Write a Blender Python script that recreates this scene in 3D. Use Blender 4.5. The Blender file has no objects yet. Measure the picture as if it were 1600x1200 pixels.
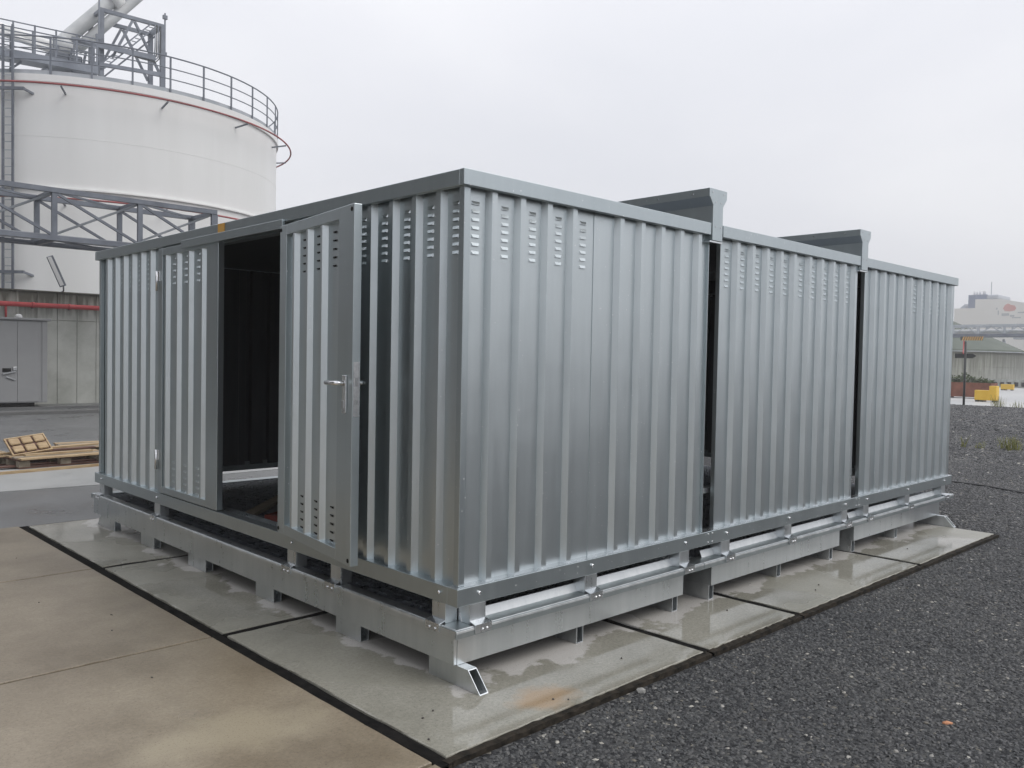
import bpy, bmesh, math, random
from mathutils import Vector, Matrix
random.seed(7)
sc = bpy.context.scene
COL = sc.collection

# ------------------------------------------------------------------ camera
def cam_axes(yaw, pitch, roll):
    f = Vector((math.cos(pitch) * math.cos(yaw), math.cos(pitch) * math.sin(yaw), math.sin(pitch)))
    r = f.cross(Vector((0, 0, 1))).normalized()
    u = r.cross(f)
    return r * math.cos(roll) + u * math.sin(roll), u * math.cos(roll) - r * math.sin(roll), f
r_, u_, f_ = cam_axes(0.8026447725631404, -0.03071165537141362, 0.01835767124950402)
cd = bpy.data.cameras.new('camera')
cd.sensor_width = 36.0
cd.lens = 1318.5926719746112 * 36.0 / 1600.0
cd.clip_start = 0.05
cd.clip_end = 4000
camera = bpy.data.objects.new('camera', cd)
COL.objects.link(camera)
M4 = Matrix((r_, u_, -f_)).transposed().to_4x4()
M4.translation = Vector((-2.6330188381517505, -3.078169960207021, 1.5903707016128912))
camera.matrix_world = M4
sc.camera = camera

# ------------------------------------------------------------------ world: overcast daylight
SUN_EL, SUN_AZ = math.radians(48), math.radians(-68)      # azimuth measured from +X towards +Y
world = bpy.data.worlds.new('World')
sc.world = world
world.use_nodes = True
wn = world.node_tree
wn.nodes.clear()
def N(nt, kind, **kw):
    n = nt.nodes.new(kind)
    for k, v in kw.items():
        if k.startswith('in_'):
            n.inputs[k[3:].replace('_', ' ')].default_value = v
        else:
            setattr(n, k, v)
    return n
def ramp(nt, stops, interp='LINEAR'):
    n = nt.nodes.new('ShaderNodeValToRGB')
    n.color_ramp.interpolation = interp
    e = n.color_ramp.elements
    while len(e) > 1:
        e.remove(e[-1])
    e[0].position, c = stops[0]
    e[0].color = c if len(c) == 4 else (*c, 1)
    for p, c in stops[1:]:
        x = e.new(p)
        x.color = c if len(c) == 4 else (*c, 1)
    return n
w_out = N(wn, 'ShaderNodeOutputWorld')
sky = N(wn, 'ShaderNodeTexSky', sky_type='NISHITA', sun_disc=False, sun_elevation=SUN_EL,
        sun_rotation=math.pi / 2 - SUN_AZ, altitude=0.0, air_density=1.0, dust_density=4.0)
bg_sky = N(wn, 'ShaderNodeBackground')
bg_sky.inputs['Strength'].default_value = 0.10
wn.links.new(sky.outputs['Color'], bg_sky.inputs['Color'])
tcw = N(wn, 'ShaderNodeTexCoord')
mapw = N(wn, 'ShaderNodeMapping')
mapw.inputs['Scale'].default_value = (1.0, 1.0, 2.2)
wn.links.new(tcw.outputs['Generated'], mapw.inputs['Vector'])
nzw = N(wn, 'ShaderNodeTexNoise')
nzw.inputs['Scale'].default_value = 1.9
nzw.inputs['Detail'].default_value = 5.0
nzw.inputs['Roughness'].default_value = 0.45
nzw.inputs['Distortion'].default_value = 0.4
wn.links.new(mapw.outputs['Vector'], nzw.inputs['Vector'])
cloud = ramp(wn, [(0.30, (0.655, 0.668, 0.715)), (0.5, (0.700, 0.708, 0.750)), (0.70, (0.765, 0.77, 0.80))])
wn.links.new(nzw.outputs['Fac'], cloud.inputs['Fac'])
# overcast skies are brighter towards the zenith (CIE overcast distribution, softened)
sepw = N(wn, 'ShaderNodeSeparateXYZ')
wn.links.new(tcw.outputs['Generated'], sepw.inputs['Vector'])
zr = N(wn, 'ShaderNodeMapRange')
zr.inputs['From Min'].default_value = 0.0
zr.inputs['From Max'].default_value = 1.0
zr.inputs['To Min'].default_value = 0.94
zr.inputs['To Max'].default_value = 1.62
wn.links.new(sepw.outputs['Z'], zr.inputs['Value'])
bg_cl = N(wn, 'ShaderNodeBackground')
wn.links.new(cloud.outputs['Color'], bg_cl.inputs['Color'])
wn.links.new(zr.outputs['Result'], bg_cl.inputs['Strength'])
mixw = N(wn, 'ShaderNodeMixShader')
mixw.inputs['Fac'].default_value = 0.95
wn.links.new(bg_sky.outputs['Background'], mixw.inputs[1])
wn.links.new(bg_cl.outputs['Background'], mixw.inputs[2])
wn.links.new(mixw.outputs['Shader'], w_out.inputs['Surface'])

sd = bpy.data.lights.new('sun', 'SUN')
sd.energy = 0.95
sd.angle = math.radians(35)
sd.color = (1.0, 0.965, 0.92)
sun = bpy.data.objects.new('sun', sd)
COL.objects.link(sun)
sv = Vector((math.cos(SUN_EL) * math.cos(SUN_AZ), math.cos(SUN_EL) * math.sin(SUN_AZ), math.sin(SUN_EL)))
sun.rotation_euler = sv.to_track_quat('Z', 'Y').to_euler()

sc.view_settings.view_transform = 'Standard'
sc.view_settings.look = 'None'
sc.view_settings.exposure = 0.17
sc.view_settings.gamma = 1.0
sc.view_settings.use_curve_mapping = False
sc.render.engine = 'CYCLES'
sc.cycles.use_denoising = True
try:
    sc.cycles.denoiser = 'OPENIMAGEDENOISE'
except Exception:
    pass
sc.cycles.max_bounces = 8
sc.cycles.glossy_bounces = 5
sc.cycles.diffuse_bounces = 4
sc.cycles.transmission_bounces = 4
sc.cycles.volume_bounces = 2
sc.cycles.caustics_reflective = False
sc.cycles.caustics_refractive = False

# ------------------------------------------------------------------ materials
MAT = {}
def mat(name, c1, c2=None, rough=0.6, rough2=None, metal=0.0, scale=4.0, detail=6.0, bump=0.0, bump_scale=None,
        stretch=(1, 1, 1), lo=0.35, hi=0.65, spec=0.5):
    """two-tone noise material in world space, with optional roughness range and fine relief"""
    m = bpy.data.materials.new(name)
    m.use_nodes = True
    nt = m.node_tree
    b = nt.nodes['Principled BSDF']
    b.inputs['Metallic'].default_value = metal
    b.inputs['Specular IOR Level'].default_value = spec
    geo = N(nt, 'ShaderNodeNewGeometry')
    mp = N(nt, 'ShaderNodeMapping')
    mp.inputs['Scale'].default_value = stretch
    nt.links.new(geo.outputs['Position'], mp.inputs['Vector'])
    nz = N(nt, 'ShaderNodeTexNoise')
    nz.inputs['Scale'].default_value = scale
    nz.inputs['Detail'].default_value = detail
    nz.inputs['Roughness'].default_value = 0.6
    nt.links.new(mp.outputs['Vector'], nz.inputs['Vector'])
    c2 = c2 or c1
    cr = ramp(nt, [(lo, c1), (hi, c2)])
    nt.links.new(nz.outputs['Fac'], cr.inputs['Fac'])
    nt.links.new(cr.outputs['Color'], b.inputs['Base Color'])
    if rough2 is None:
        b.inputs['Roughness'].default_value = rough
    else:
        mr = N(nt, 'ShaderNodeMapRange')
        mr.inputs['From Min'].default_value = lo
        mr.inputs['From Max'].default_value = hi
        mr.inputs['To Min'].default_value = rough
        mr.inputs['To Max'].default_value = rough2
        nt.links.new(nz.outputs['Fac'], mr.inputs['Value'])
        nt.links.new(mr.outputs['Result'], b.inputs['Roughness'])
    if bump:
        n2 = N(nt, 'ShaderNodeTexNoise')
        n2.inputs['Scale'].default_value = bump_scale or scale * 6
        n2.inputs['Detail'].default_value = 4.0
        nt.links.new(geo.outputs['Position'], n2.inputs['Vector'])
        bp = N(nt, 'ShaderNodeBump')
        bp.inputs['Strength'].default_value = 1.0
        bp.inputs['Distance'].default_value = bump
        nt.links.new(n2.outputs['Fac'], bp.inputs['Height'])
        nt.links.new(bp.outputs['Normal'], b.inputs['Normal'])
    MAT[name] = m
    return m

def zinc(name, c1, c2, rough, rough2, wav=0.0012, drops=0.14):
    """hot-dip galvanised sheet: spangle, slight oil-canning, dull patches, faint run marks, rain drops"""
    m = bpy.data.materials.new(name)
    m.use_nodes = True
    nt = m.node_tree
    b = nt.nodes['Principled BSDF']
    b.inputs['Metallic'].default_value = 0.95
    geo = N(nt, 'ShaderNodeNewGeometry')
    P = geo.outputs['Position']
    vor = N(nt, 'ShaderNodeTexVoronoi')
    vor.inputs['Scale'].default_value = 90.0
    nt.links.new(P, vor.inputs['Vector'])
    sep = N(nt, 'ShaderNodeSeparateColor')
    nt.links.new(vor.outputs['Color'], sep.inputs['Color'])
    mp = N(nt, 'ShaderNodeMapping')
    mp.inputs['Scale'].default_value = (9, 9, 0.8)
    nt.links.new(P, mp.inputs['Vector'])
    nz = N(nt, 'ShaderNodeTexNoise')
    nz.inputs['Scale'].default_value = 1.6
    nz.inputs['Detail'].default_value = 7.0
    nz.inputs['Roughness'].default_value = 0.6
    nt.links.new(mp.outputs['Vector'], nz.inputs['Vector'])
    add = N(nt, 'ShaderNodeMath', operation='MULTIPLY_ADD')
    add.inputs[1].default_value = 0.05
    nt.links.new(sep.outputs['Red'], add.inputs[0])
    nt.links.new(nz.outputs['Fac'], add.inputs[2])
    cr = ramp(nt, [(0.30, c1), (0.78, c2)])
    nt.links.new(add.outputs['Value'], cr.inputs['Fac'])
    # small drops: slightly darker rings, glossier centres
    vd = N(nt, 'ShaderNodeTexVoronoi', feature='F1')
    vd.inputs['Scale'].default_value = 34.0
    nt.links.new(P, vd.inputs['Vector'])
    sepd = N(nt, 'ShaderNodeSeparateColor')
    nt.links.new(vd.outputs['Color'], sepd.inputs['Color'])
    rad = N(nt, 'ShaderNodeMath', operation='MULTIPLY')
    rad.inputs[1].default_value = drops
    pw = N(nt, 'ShaderNodeMath', operation='POWER')
    pw.inputs[1].default_value = 4.0
    nt.links.new(sepd.outputs['Green'], pw.inputs[0])
    nt.links.new(pw.outputs['Value'], rad.inputs[0])
    drop = N(nt, 'ShaderNodeMath', operation='LESS_THAN')
    nt.links.new(vd.outputs['Distance'], drop.inputs[0])
    nt.links.new(rad.outputs['Value'], drop.inputs[1])
    mixc = N(nt, 'ShaderNodeMix', data_type='RGBA', blend_type='MIX')
    nt.links.new(drop.outputs['Value'], mixc.inputs['Factor'])
    nt.links.new(cr.outputs['Color'], mixc.inputs[6])
    mixc.inputs[7].default_value = (0.8, 0.82, 0.83, 1)
    nt.links.new(mixc.outputs[2], b.inputs['Base Color'])
    mr = N(nt, 'ShaderNodeMapRange')
    mr.inputs['From Min'].default_value = 0.38
    mr.inputs['From Max'].default_value = 0.78
    mr.inputs['To Min'].default_value = rough
    mr.inputs['To Max'].default_value = rough2
    nt.links.new(add.outputs['Value'], mr.inputs['Value'])
    mrd = N(nt, 'ShaderNodeMix', data_type='FLOAT')
    nt.links.new(drop.outputs['Value'], mrd.inputs['Factor'])
    nt.links.new(mr.outputs['Result'], mrd.inputs[2])
    mrd.inputs[3].default_value = 0.75
    nt.links.new(mrd.outputs[0], b.inputs['Roughness'])
    n2 = N(nt, 'ShaderNodeTexNoise')
    n2.inputs['Scale'].default_value = 2.3
    n2.inputs['Detail'].default_value = 2.0
    nt.links.new(P, n2.inputs['Vector'])
    bp = N(nt, 'ShaderNodeBump')
    bp.inputs['Strength'].default_value = 1.0
    bp.inputs['Distance'].default_value = wav * 10
    nt.links.new(n2.outputs['Fac'], bp.inputs['Height'])
    nt.links.new(bp.outputs['Normal'], b.inputs['Normal'])
    MAT[name] = m
    return m

def slab_mat(name, wet1, wet2, dry, dry_amount, stain=None, puddle=0.55):
    """concrete plate after rain: blotches, damp and dry areas with an uneven border, thin puddle film"""
    m = bpy.data.materials.new(name)
    m.use_nodes = True
    nt = m.node_tree
    b = nt.nodes['Principled BSDF']
    geo = N(nt, 'ShaderNodeNewGeometry')
    P = geo.outputs['Position']
    big = N(nt, 'ShaderNodeTexNoise')
    big.inputs['Scale'].default_value = 0.9
    big.inputs['Detail'].default_value = 10.0
    big.inputs['Roughness'].default_value = 0.68
    nt.links.new(P, big.inputs['Vector'])
    fine = N(nt, 'ShaderNodeTexNoise')
    fine.inputs['Scale'].default_value = 55.0
    fine.inputs['Detail'].default_value = 6.0
    nt.links.new(P, fine.inputs['Vector'])
    cw = ramp(nt, [(0.36, wet1), (0.66, wet2)])
    nt.links.new(big.outputs['Fac'], cw.inputs['Fac'])
    grain = N(nt, 'ShaderNodeMix', data_type='RGBA', blend_type='MULTIPLY')
    grain.inputs['Factor'].default_value = 1.0
    gr = ramp(nt, [(0.25, (0.80, 0.80, 0.80)), (0.75, (1.12, 1.12, 1.12))])
    nt.links.new(fine.outputs['Fac'], gr.inputs['Fac'])
    nt.links.new(cw.outputs['Color'], grain.inputs[6])
    nt.links.new(gr.outputs['Color'], grain.inputs[7])
    col = grain.outputs[2]
    sep = N(nt, 'ShaderNodeSeparateXYZ')
    nt.links.new(P, sep.inputs['Vector'])
    wob = N(nt, 'ShaderNodeTexNoise')
    wob.inputs['Scale'].default_value = 2.1
    wob.inputs['Detail'].default_value = 9.0
    wob.inputs['Roughness'].default_value = 0.62
    nt.links.new(P, wob.inputs['Vector'])
    if dry_amount:
        # ground the rain did not reach: sheltered by the trays, border as uneven as the drip line
        mxy = N(nt, 'ShaderNodeMath', operation='MINIMUM')
        nt.links.new(sep.outputs['X'], mxy.inputs[0])
        nt.links.new(sep.outputs['Y'], mxy.inputs[1])
        ma = N(nt, 'ShaderNodeMath', operation='MULTIPLY_ADD')
        ma.inputs[1].default_value = 0.9
        nt.links.new(wob.outputs['Fac'], ma.inputs[0])
        nt.links.new(mxy.outputs['Value'], ma.inputs[2])
        mr = N(nt, 'ShaderNodeMapRange')
        mr.inputs['From Min'].default_value = dry_amount
        mr.inputs['From Max'].default_value = dry_amount + 0.03
        nt.links.new(ma.outputs['Value'], mr.inputs['Value'])
        mx = N(nt, 'ShaderNodeMix', data_type='RGBA', blend_type='MIX')
        nt.links.new(mr.outputs['Result'], mx.inputs['Factor'])
        nt.links.new(col, mx.inputs[6])
        mx.inputs[7].default_value = (*dry, 1)
        col = mx.outputs[2]
    if stain:
        sx, sy, srx, sry, scol = stain
        mp = N(nt, 'ShaderNodeMapping')
        mp.vector_type = 'POINT'
        mp.inputs['Location'].default_value = (-sx / srx, -sy / sry, 0)
        mp.inputs['Scale'].default_value = (1 / srx, 1 / sry, 0)
        nt.links.new(P, mp.inputs['Vector'])
        ln = N(nt, 'ShaderNodeVectorMath', operation='LENGTH')
        nt.links.new(mp.outputs['Vector'], ln.inputs[0])
        sm = N(nt, 'ShaderNodeMath', operation='MULTIPLY_ADD')
        sm.inputs[1].default_value = 2.4
        nt.links.new(wob.outputs['Fac'], sm.inputs[0])
        nt.links.new(ln.outputs['Value'], sm.inputs[2])
        mr2 = N(nt, 'ShaderNodeMapRange')
        mr2.inputs['From Min'].default_value = 2.15
        mr2.inputs['From Max'].default_value = 1.65
        nt.links.new(sm.outputs['Value'], mr2.inputs['Value'])
        mx2 = N(nt, 'ShaderNodeMix', data_type='RGBA', blend_type='MIX')
        mlt = N(nt, 'ShaderNodeMath', operation='MULTIPLY')
        mlt.inputs[1].default_value = 0.7
        nt.links.new(mr2.outputs['Result'], mlt.inputs[0])
        nt.links.new(mlt.outputs['Value'], mx2.inputs['Factor'])
        nt.links.new(col, mx2.inputs[6])
        mx2.inputs[7].default_value = (*scol, 1)
        col = mx2.outputs[2]
    pit = N(nt, 'ShaderNodeTexNoise')
    pit.inputs['Scale'].default_value = 130.0
    pit.inputs['Detail'].default_value = 2.0
    nt.links.new(P, pit.inputs['Vector'])
    pr = ramp(nt, [(0.60, (1, 1, 1)), (0.68, (0.62, 0.60, 0.57))])
    nt.links.new(pit.outputs['Fac'], pr.inputs['Fac'])
    mx3 = N(nt, 'ShaderNodeMix', data_type='RGBA', blend_type='MULTIPLY')
    mx3.inputs['Factor'].default_value = 1.0
    nt.links.new(col, mx3.inputs[6])
    nt.links.new(pr.outputs['Color'], mx3.inputs[7])
    nt.links.new(mx3.outputs[2], b.inputs['Base Color'])
    pud = N(nt, 'ShaderNodeTexNoise')
    pud.inputs['Scale'].default_value = 0.75
    pud.inputs['Detail'].default_value = 4.0
    nt.links.new(P, pud.inputs['Vector'])
    rr = N(nt, 'ShaderNodeMapRange')
    rr.inputs['From Min'].default_value = puddle - 0.045
    rr.inputs['From Max'].default_value = puddle + 0.03
    rr.inputs['To Min'].default_value = 0.34
    rr.inputs['To Max'].default_value = 0.08
    nt.links.new(pud.outputs['Fac'], rr.inputs['Value'])
    nt.links.new(rr.outputs['Result'], b.inputs['Roughness'])
    bp = N(nt, 'ShaderNodeBump')
    bp.inputs['Distance'].default_value = 0.0012
    bmul = N(nt, 'ShaderNodeMath', operation='MULTIPLY')
    nt.links.new(fine.outputs['Fac'], bmul.inputs[0])
    nt.links.new(rr.outputs['Result'], bmul.inputs[1])
    nt.links.new(bmul.outputs['Value'], bp.inputs['Height'])
    nt.links.new(bp.outputs['Normal'], b.inputs['Normal'])
    MAT[name] = m
    return m

zinc('zinc_sheet', (0.555, 0.605, 0.622), (0.61, 0.660, 0.675), 0.32, 0.38, wav=0.0004)
zinc('zinc_trim', (0.475, 0.530, 0.550), (0.52, 0.575, 0.592), 0.32, 0.38, wav=0.0002)
zinc('zinc_inner_shaded', (0.13, 0.14, 0.155), (0.18, 0.19, 0.205), 0.45, 0.55, wav=0.0003, drops=0.06)  # darkened copy of the zinc: shade of the interior put into the colour
zinc('zinc_rough', (0.60, 0.625, 0.635), (0.80, 0.82, 0.83), 0.42, 0.62, wav=0.0006, drops=0.2)
zinc('zinc_tray', (0.62, 0.66, 0.68), (0.74, 0.77, 0.785), 0.27, 0.42, wav=0.0003, drops=0.05)
zinc('zinc_bright', (0.64, 0.67, 0.69), (0.78, 0.80, 0.82), 0.22, 0.32, wav=0.0002, drops=0.04)
mat('grating_steel', (0.42, 0.45, 0.49), (0.58, 0.61, 0.65), rough=0.25, rough2=0.42, metal=1.0, scale=20)
mat('black_rubber', (0.008, 0.008, 0.008), (0.018, 0.017, 0.016), rough=0.85, rough2=0.95, scale=14, bump=0.004, bump_scale=40, spec=0.04)
mat('black_hole', (0.004, 0.004, 0.004), rough=0.9)
mat('edge_steel', (0.014, 0.013, 0.011), (0.050, 0.042, 0.033), rough=0.7, rough2=0.9, spec=0.1, scale=18, bump=0.004, bump_scale=60)
mat('bolt_steel', (0.66, 0.67, 0.68), (0.8, 0.8, 0.8), rough=0.25, metal=1.0, scale=50)
mat('orange_tape', (0.62, 0.32, 0.05), (0.68, 0.40, 0.10), rough=0.5, scale=20)
slab_mat('slab_grey', (0.235, 0.228, 0.188), (0.375, 0.365, 0.312), (0.50, 0.485, 0.455), 0.40,
         stain=(0.20, -0.37, 0.24, 0.18, (0.42, 0.28, 0.15)), puddle=0.505)
slab_mat('slab_beige', (0.175, 0.140, 0.094), (0.335, 0.284, 0.208), (0.3, 0.3, 0.3), 0.0,
         stain=(-1.0, 0.20, 0.5, 0.26, (0.38, 0.33, 0.235)), puddle=0.68)
mat('asphalt', (0.105, 0.108, 0.110), (0.175, 0.178, 0.178), rough=0.20, rough2=0.5, scale=0.7, bump=0.006, bump_scale=90, lo=0.3, hi=0.7)
mat('pale_concrete', (0.27, 0.28, 0.275), (0.38, 0.385, 0.375), rough=0.32, rough2=0.6, scale=0.8, bump=0.003, bump_scale=60)
mat('road_concrete', (0.40, 0.41, 0.41), (0.52, 0.52, 0.51), rough=0.4, rough2=0.65, scale=0.25, bump=0.003, bump_scale=30)
mat('tank_white', (0.785, 0.79, 0.775), (0.845, 0.85, 0.84), rough=0.42, rough2=0.55, scale=0.8, stretch=(1, 1, 0.10), detail=9)
mat('grey_steel', (0.13, 0.145, 0.175), (0.20, 0.22, 0.255), rough=0.5, scale=1.5, metal=0.2)
mat('pale_steel', (0.33, 0.36, 0.39), (0.45, 0.47, 0.5), rough=0.5, scale=1.5, metal=0.2)
mat('duct_grey', (0.40, 0.42, 0.43), (0.54, 0.55, 0.55), rough=0.5, scale=0.8)
mat('red_paint', (0.42, 0.055, 0.06), (0.52, 0.085, 0.085), rough=0.5, scale=3)
mat('red_dull', (0.23, 0.07, 0.07), (0.42, 0.10, 0.10), rough=0.6, scale=0.8)
mat('cabinet_grey', (0.270, 0.275, 0.28), (0.30, 0.305, 0.31), rough=0.45, rough2=0.55, scale=1.2)
mat('steel_pull', (0.45, 0.46, 0.47), rough=0.35, metal=0.8)
mat('wood_pale', (0.34, 0.235, 0.13), (0.52, 0.395, 0.235), rough=0.7, scale=5, stretch=(0.6, 5, 5))
mat('wood_dark', (0.09, 0.045, 0.035), (0.17, 0.09, 0.065), rough=0.7, scale=5, stretch=(0.6, 5, 5))
mat('wood_grey', (0.24, 0.20, 0.15), (0.38, 0.33, 0.26), rough=0.75, scale=5, stretch=(0.6, 5, 5))
mat('red_plastic', (0.14, 0.03, 0.025), (0.20, 0.05, 0.04), rough=0.45, scale=6)
mat('roof_green', (0.055, 0.075, 0.055), (0.085, 0.105, 0.08), rough=0.7, scale=0.5)
mat('yellow_plastic', (0.70, 0.42, 0.03), (0.76, 0.50, 0.06), rough=0.45, scale=2)
mat('rust_steel', (0.13, 0.045, 0.025), (0.24, 0.09, 0.055), rough=0.75, scale=2.5)
mat('ship_white', (0.66, 0.64, 0.58), (0.72, 0.71, 0.66), rough=0.55, scale=0.05)
mat('ship_blue', (0.045, 0.085, 0.19), (0.06, 0.105, 0.22), rough=0.5, scale=0.1)
mat('ship_grey', (0.34, 0.37, 0.42), rough=0.5)
mat('logo_red', (0.55, 0.19, 0.15), rough=0.5)
mat('logo_grey', (0.34, 0.36, 0.36), rough=0.5)
mat('sign_back', (0.035, 0.04, 0.04), (0.06, 0.065, 0.065), rough=0.5, scale=3)
mat('sign_white', (0.7, 0.7, 0.7), rough=0.5)
mat('leaf_green', (0.035, 0.06, 0.02), (0.08, 0.11, 0.035), rough=0.6, scale=20)
mat('grass_dry', (0.13, 0.16, 0.03), (0.30, 0.28, 0.08), rough=0.7, scale=20)
mat('verge_grass', (0.17, 0.17, 0.08), (0.26, 0.25, 0.14), rough=0.85, scale=1.5)
mat('stone_grey', (0.22, 0.22, 0.21), (0.34, 0.34, 0.32), rough=0.7, scale=40)
mat('stone_dark', (0.05, 0.045, 0.04), (0.10, 0.09, 0.08), rough=0.7, scale=40)
mat('stone_white', (0.6, 0.59, 0.56), (0.7, 0.69, 0.66), rough=0.6, scale=40)
mat('brick_bit', (0.48, 0.20, 0.10), (0.58, 0.30, 0.17), rough=0.75, scale=40)
mat('cable_black', (0.012, 0.012, 0.013), rough=0.4)
mat('hall_dark', (0.11, 0.112, 0.11), (0.15, 0.15, 0.145), rough=0.6, scale=0.4)

def stained_concrete(name, c1, c2, top_z, dark, band):
    """weathered wall concrete: cloudy patches, vertical runs, algae-dark band along the top edge"""
    m = bpy.data.materials.new(name)
    m.use_nodes = True
    nt = m.node_tree
    b = nt.nodes['Principled BSDF']
    b.inputs['Roughness'].default_value = 0.75
    geo = N(nt, 'ShaderNodeNewGeometry')
    P = geo.outputs['Position']
    nz = N(nt, 'ShaderNodeTexNoise')
    nz.inputs['Scale'].default_value = 0.9
    nz.inputs['Detail'].default_value = 8.0
    nz.inputs['Roughness'].default_value = 0.65
    nt.links.new(P, nz.inputs['Vector'])
    cr = ramp(nt, [(0.34, c1), (0.62, c2)])
    nt.links.new(nz.outputs['Fac'], cr.inputs['Fac'])
    mp = N(nt, 'ShaderNodeMapping')
    mp.inputs['Scale'].default_value = (7, 7, 0.35)
    nt.links.new(P, mp.inputs['Vector'])
    st = N(nt, 'ShaderNodeTexNoise')
    st.inputs['Scale'].default_value = 1.0
    st.inputs['Detail'].default_value = 5.0
    nt.links.new(mp.outputs['Vector'], st.inputs['Vector'])
    sep = N(nt, 'ShaderNodeSeparateXYZ')
    nt.links.new(P, sep.inputs['Vector'])
    dz = N(nt, 'ShaderNodeMath', operation='SUBTRACT')
    dz.inputs[0].default_value = top_z
    nt.links.new(sep.outputs['Z'], dz.inputs[1])
    dn = N(nt, 'ShaderNodeMath', operation='DIVIDE')
    dn.inputs[1].default_value = band
    nt.links.new(dz.outputs['Value'], dn.inputs[0])
    sm = N(nt, 'ShaderNodeMath', operation='SUBTRACT')
    nt.links.new(st.outputs['Fac'], sm.inputs[0])
    ml = N(nt, 'ShaderNodeMath', operation='MULTIPLY')
    ml.inputs[1].default_value = 0.42
    nt.links.new(dn.outputs['Value'], ml.inputs[0])
    nt.links.new(ml.outputs['Value'], sm.inputs[1])
    mr = N(nt, 'ShaderNodeMapRange')
    mr.inputs['From Min'].default_value = 0.02
    mr.inputs['From Max'].default_value = 0.42
    nt.links.new(sm.outputs['Value'], mr.inputs['Value'])
    mx = N(nt, 'ShaderNodeMix', data_type='RGBA', blend_type='MIX')
    nt.links.new(mr.outputs['Result'], mx.inputs['Factor'])
    nt.links.new(cr.outputs['Color'], mx.inputs[6])
    mx.inputs[7].default_value = (*dark, 1)
    nt.links.new(mx.outputs[2], b.inputs['Base Color'])
    bp = N(nt, 'ShaderNodeBump')
    bp.inputs['Distance'].default_value = 0.01
    nt.links.new(nz.outputs['Fac'], bp.inputs['Height'])
    nt.links.new(bp.outputs['Normal'], b.inputs['Normal'])
    MAT[name] = m
stained_concrete('wall_concrete', (0.34, 0.35, 0.315), (0.52, 0.53, 0.49), 3.2, (0.10, 0.10, 0.08), 0.6)
stained_concrete('basin_concrete', (0.30, 0.31, 0.28), (0.42, 0.43, 0.40), 3.0, (0.17, 0.175, 0.15), 2.4)

def gravel_mat(name, stones):
    m = bpy.data.materials.new(name)
    m.use_nodes = True
    nt = m.node_tree
    b = nt.nodes['Principled BSDF']
    b.inputs['Roughness'].default_value = 0.8
    b.inputs['Specular IOR Level'].default_value = 0.2
    stops = [(0.0, (0.017, 0.018, 0.020)), (0.45, (0.036, 0.037, 0.040)), (0.88, (0.066, 0.067, 0.068)),
             (0.97, (0.10, 0.10, 0.098)), (0.993, (0.13, 0.12, 0.10)), (0.9985, (0.40, 0.39, 0.36))]
    cr = ramp(nt, stops)
    if stones:
        oi = N(nt, 'ShaderNodeObjectInfo')
        nt.links.new(oi.outputs['Random'], cr.inputs['Fac'])
        geo = N(nt, 'ShaderNodeNewGeometry')
        nz = N(nt, 'ShaderNodeTexNoise')
        nz.inputs['Scale'].default_value = 0.8
        nz.inputs['Detail'].default_value = 6.0
        nt.links.new(geo.outputs['Position'], nz.inputs['Vector'])
        g2 = ramp(nt, [(0.35, (0.75, 0.76, 0.79)), (0.68, (1.45, 1.42, 1.34))])
        nt.links.new(nz.outputs['Fac'], g2.inputs['Fac'])
        mx = N(nt, 'ShaderNodeMix', data_type='RGBA', blend_type='MULTIPLY')
        mx.inputs['Factor'].default_value = 1.0
        nt.links.new(cr.outputs['Color'], mx.inputs[6])
        nt.links.new(g2.outputs['Color'], mx.inputs[7])
        nt.links.new(mx.outputs[2], b.inputs['Base Color'])
        b.inputs['Roughness'].default_value = 0.38
        b.inputs['Specular IOR Level'].default_value = 0.5
    else:
        geo = N(nt, 'ShaderNodeNewGeometry')
        v = N(nt, 'ShaderNodeTexVoronoi')
        v.inputs['Scale'].default_value = 46.0
        v.inputs['Randomness'].default_value = 1.0
        nt.links.new(geo.outputs['Position'], v.inputs['Vector'])
        s = N(nt, 'ShaderNodeSeparateColor')
        nt.links.new(v.outputs['Color'], s.inputs['Color'])
        nt.links.new(s.outputs['Red'], cr.inputs['Fac'])
        nz = N(nt, 'ShaderNodeTexNoise')
        nz.inputs['Scale'].default_value = 0.35
        nz.inputs['Detail'].default_value = 6.0
        nt.links.new(geo.outputs['Position'], nz.inputs['Vector'])
        g2 = ramp(nt, [(0.35, (0.85, 0.86, 0.87)), (0.68, (1.35, 1.34, 1.30))])
        nt.links.new(nz.outputs['Fac'], g2.inputs['Fac'])
        mx = N(nt, 'ShaderNodeMix', data_type='RGBA', blend_type='MULTIPLY')
        mx.inputs['Factor'].default_value = 1.0
        nt.links.new(cr.outputs['Color'], mx.inputs[6])
        nt.links.new(g2.outputs['Color'], mx.inputs[7])
        nt.links.new(mx.outputs[2], b.inputs['Base Color'])
        bp = N(nt, 'ShaderNodeBump')
        bp.inputs['Distance'].default_value = 0.012
        bp.invert = True
        nt.links.new(v.outputs['Distance'], bp.inputs['Height'])
        nt.links.new(bp.outputs['Normal'], b.inputs['Normal'])
    MAT[name] = m
gravel_mat('gravel_bed', False)
gravel_mat('gravel_stone', True)

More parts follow.
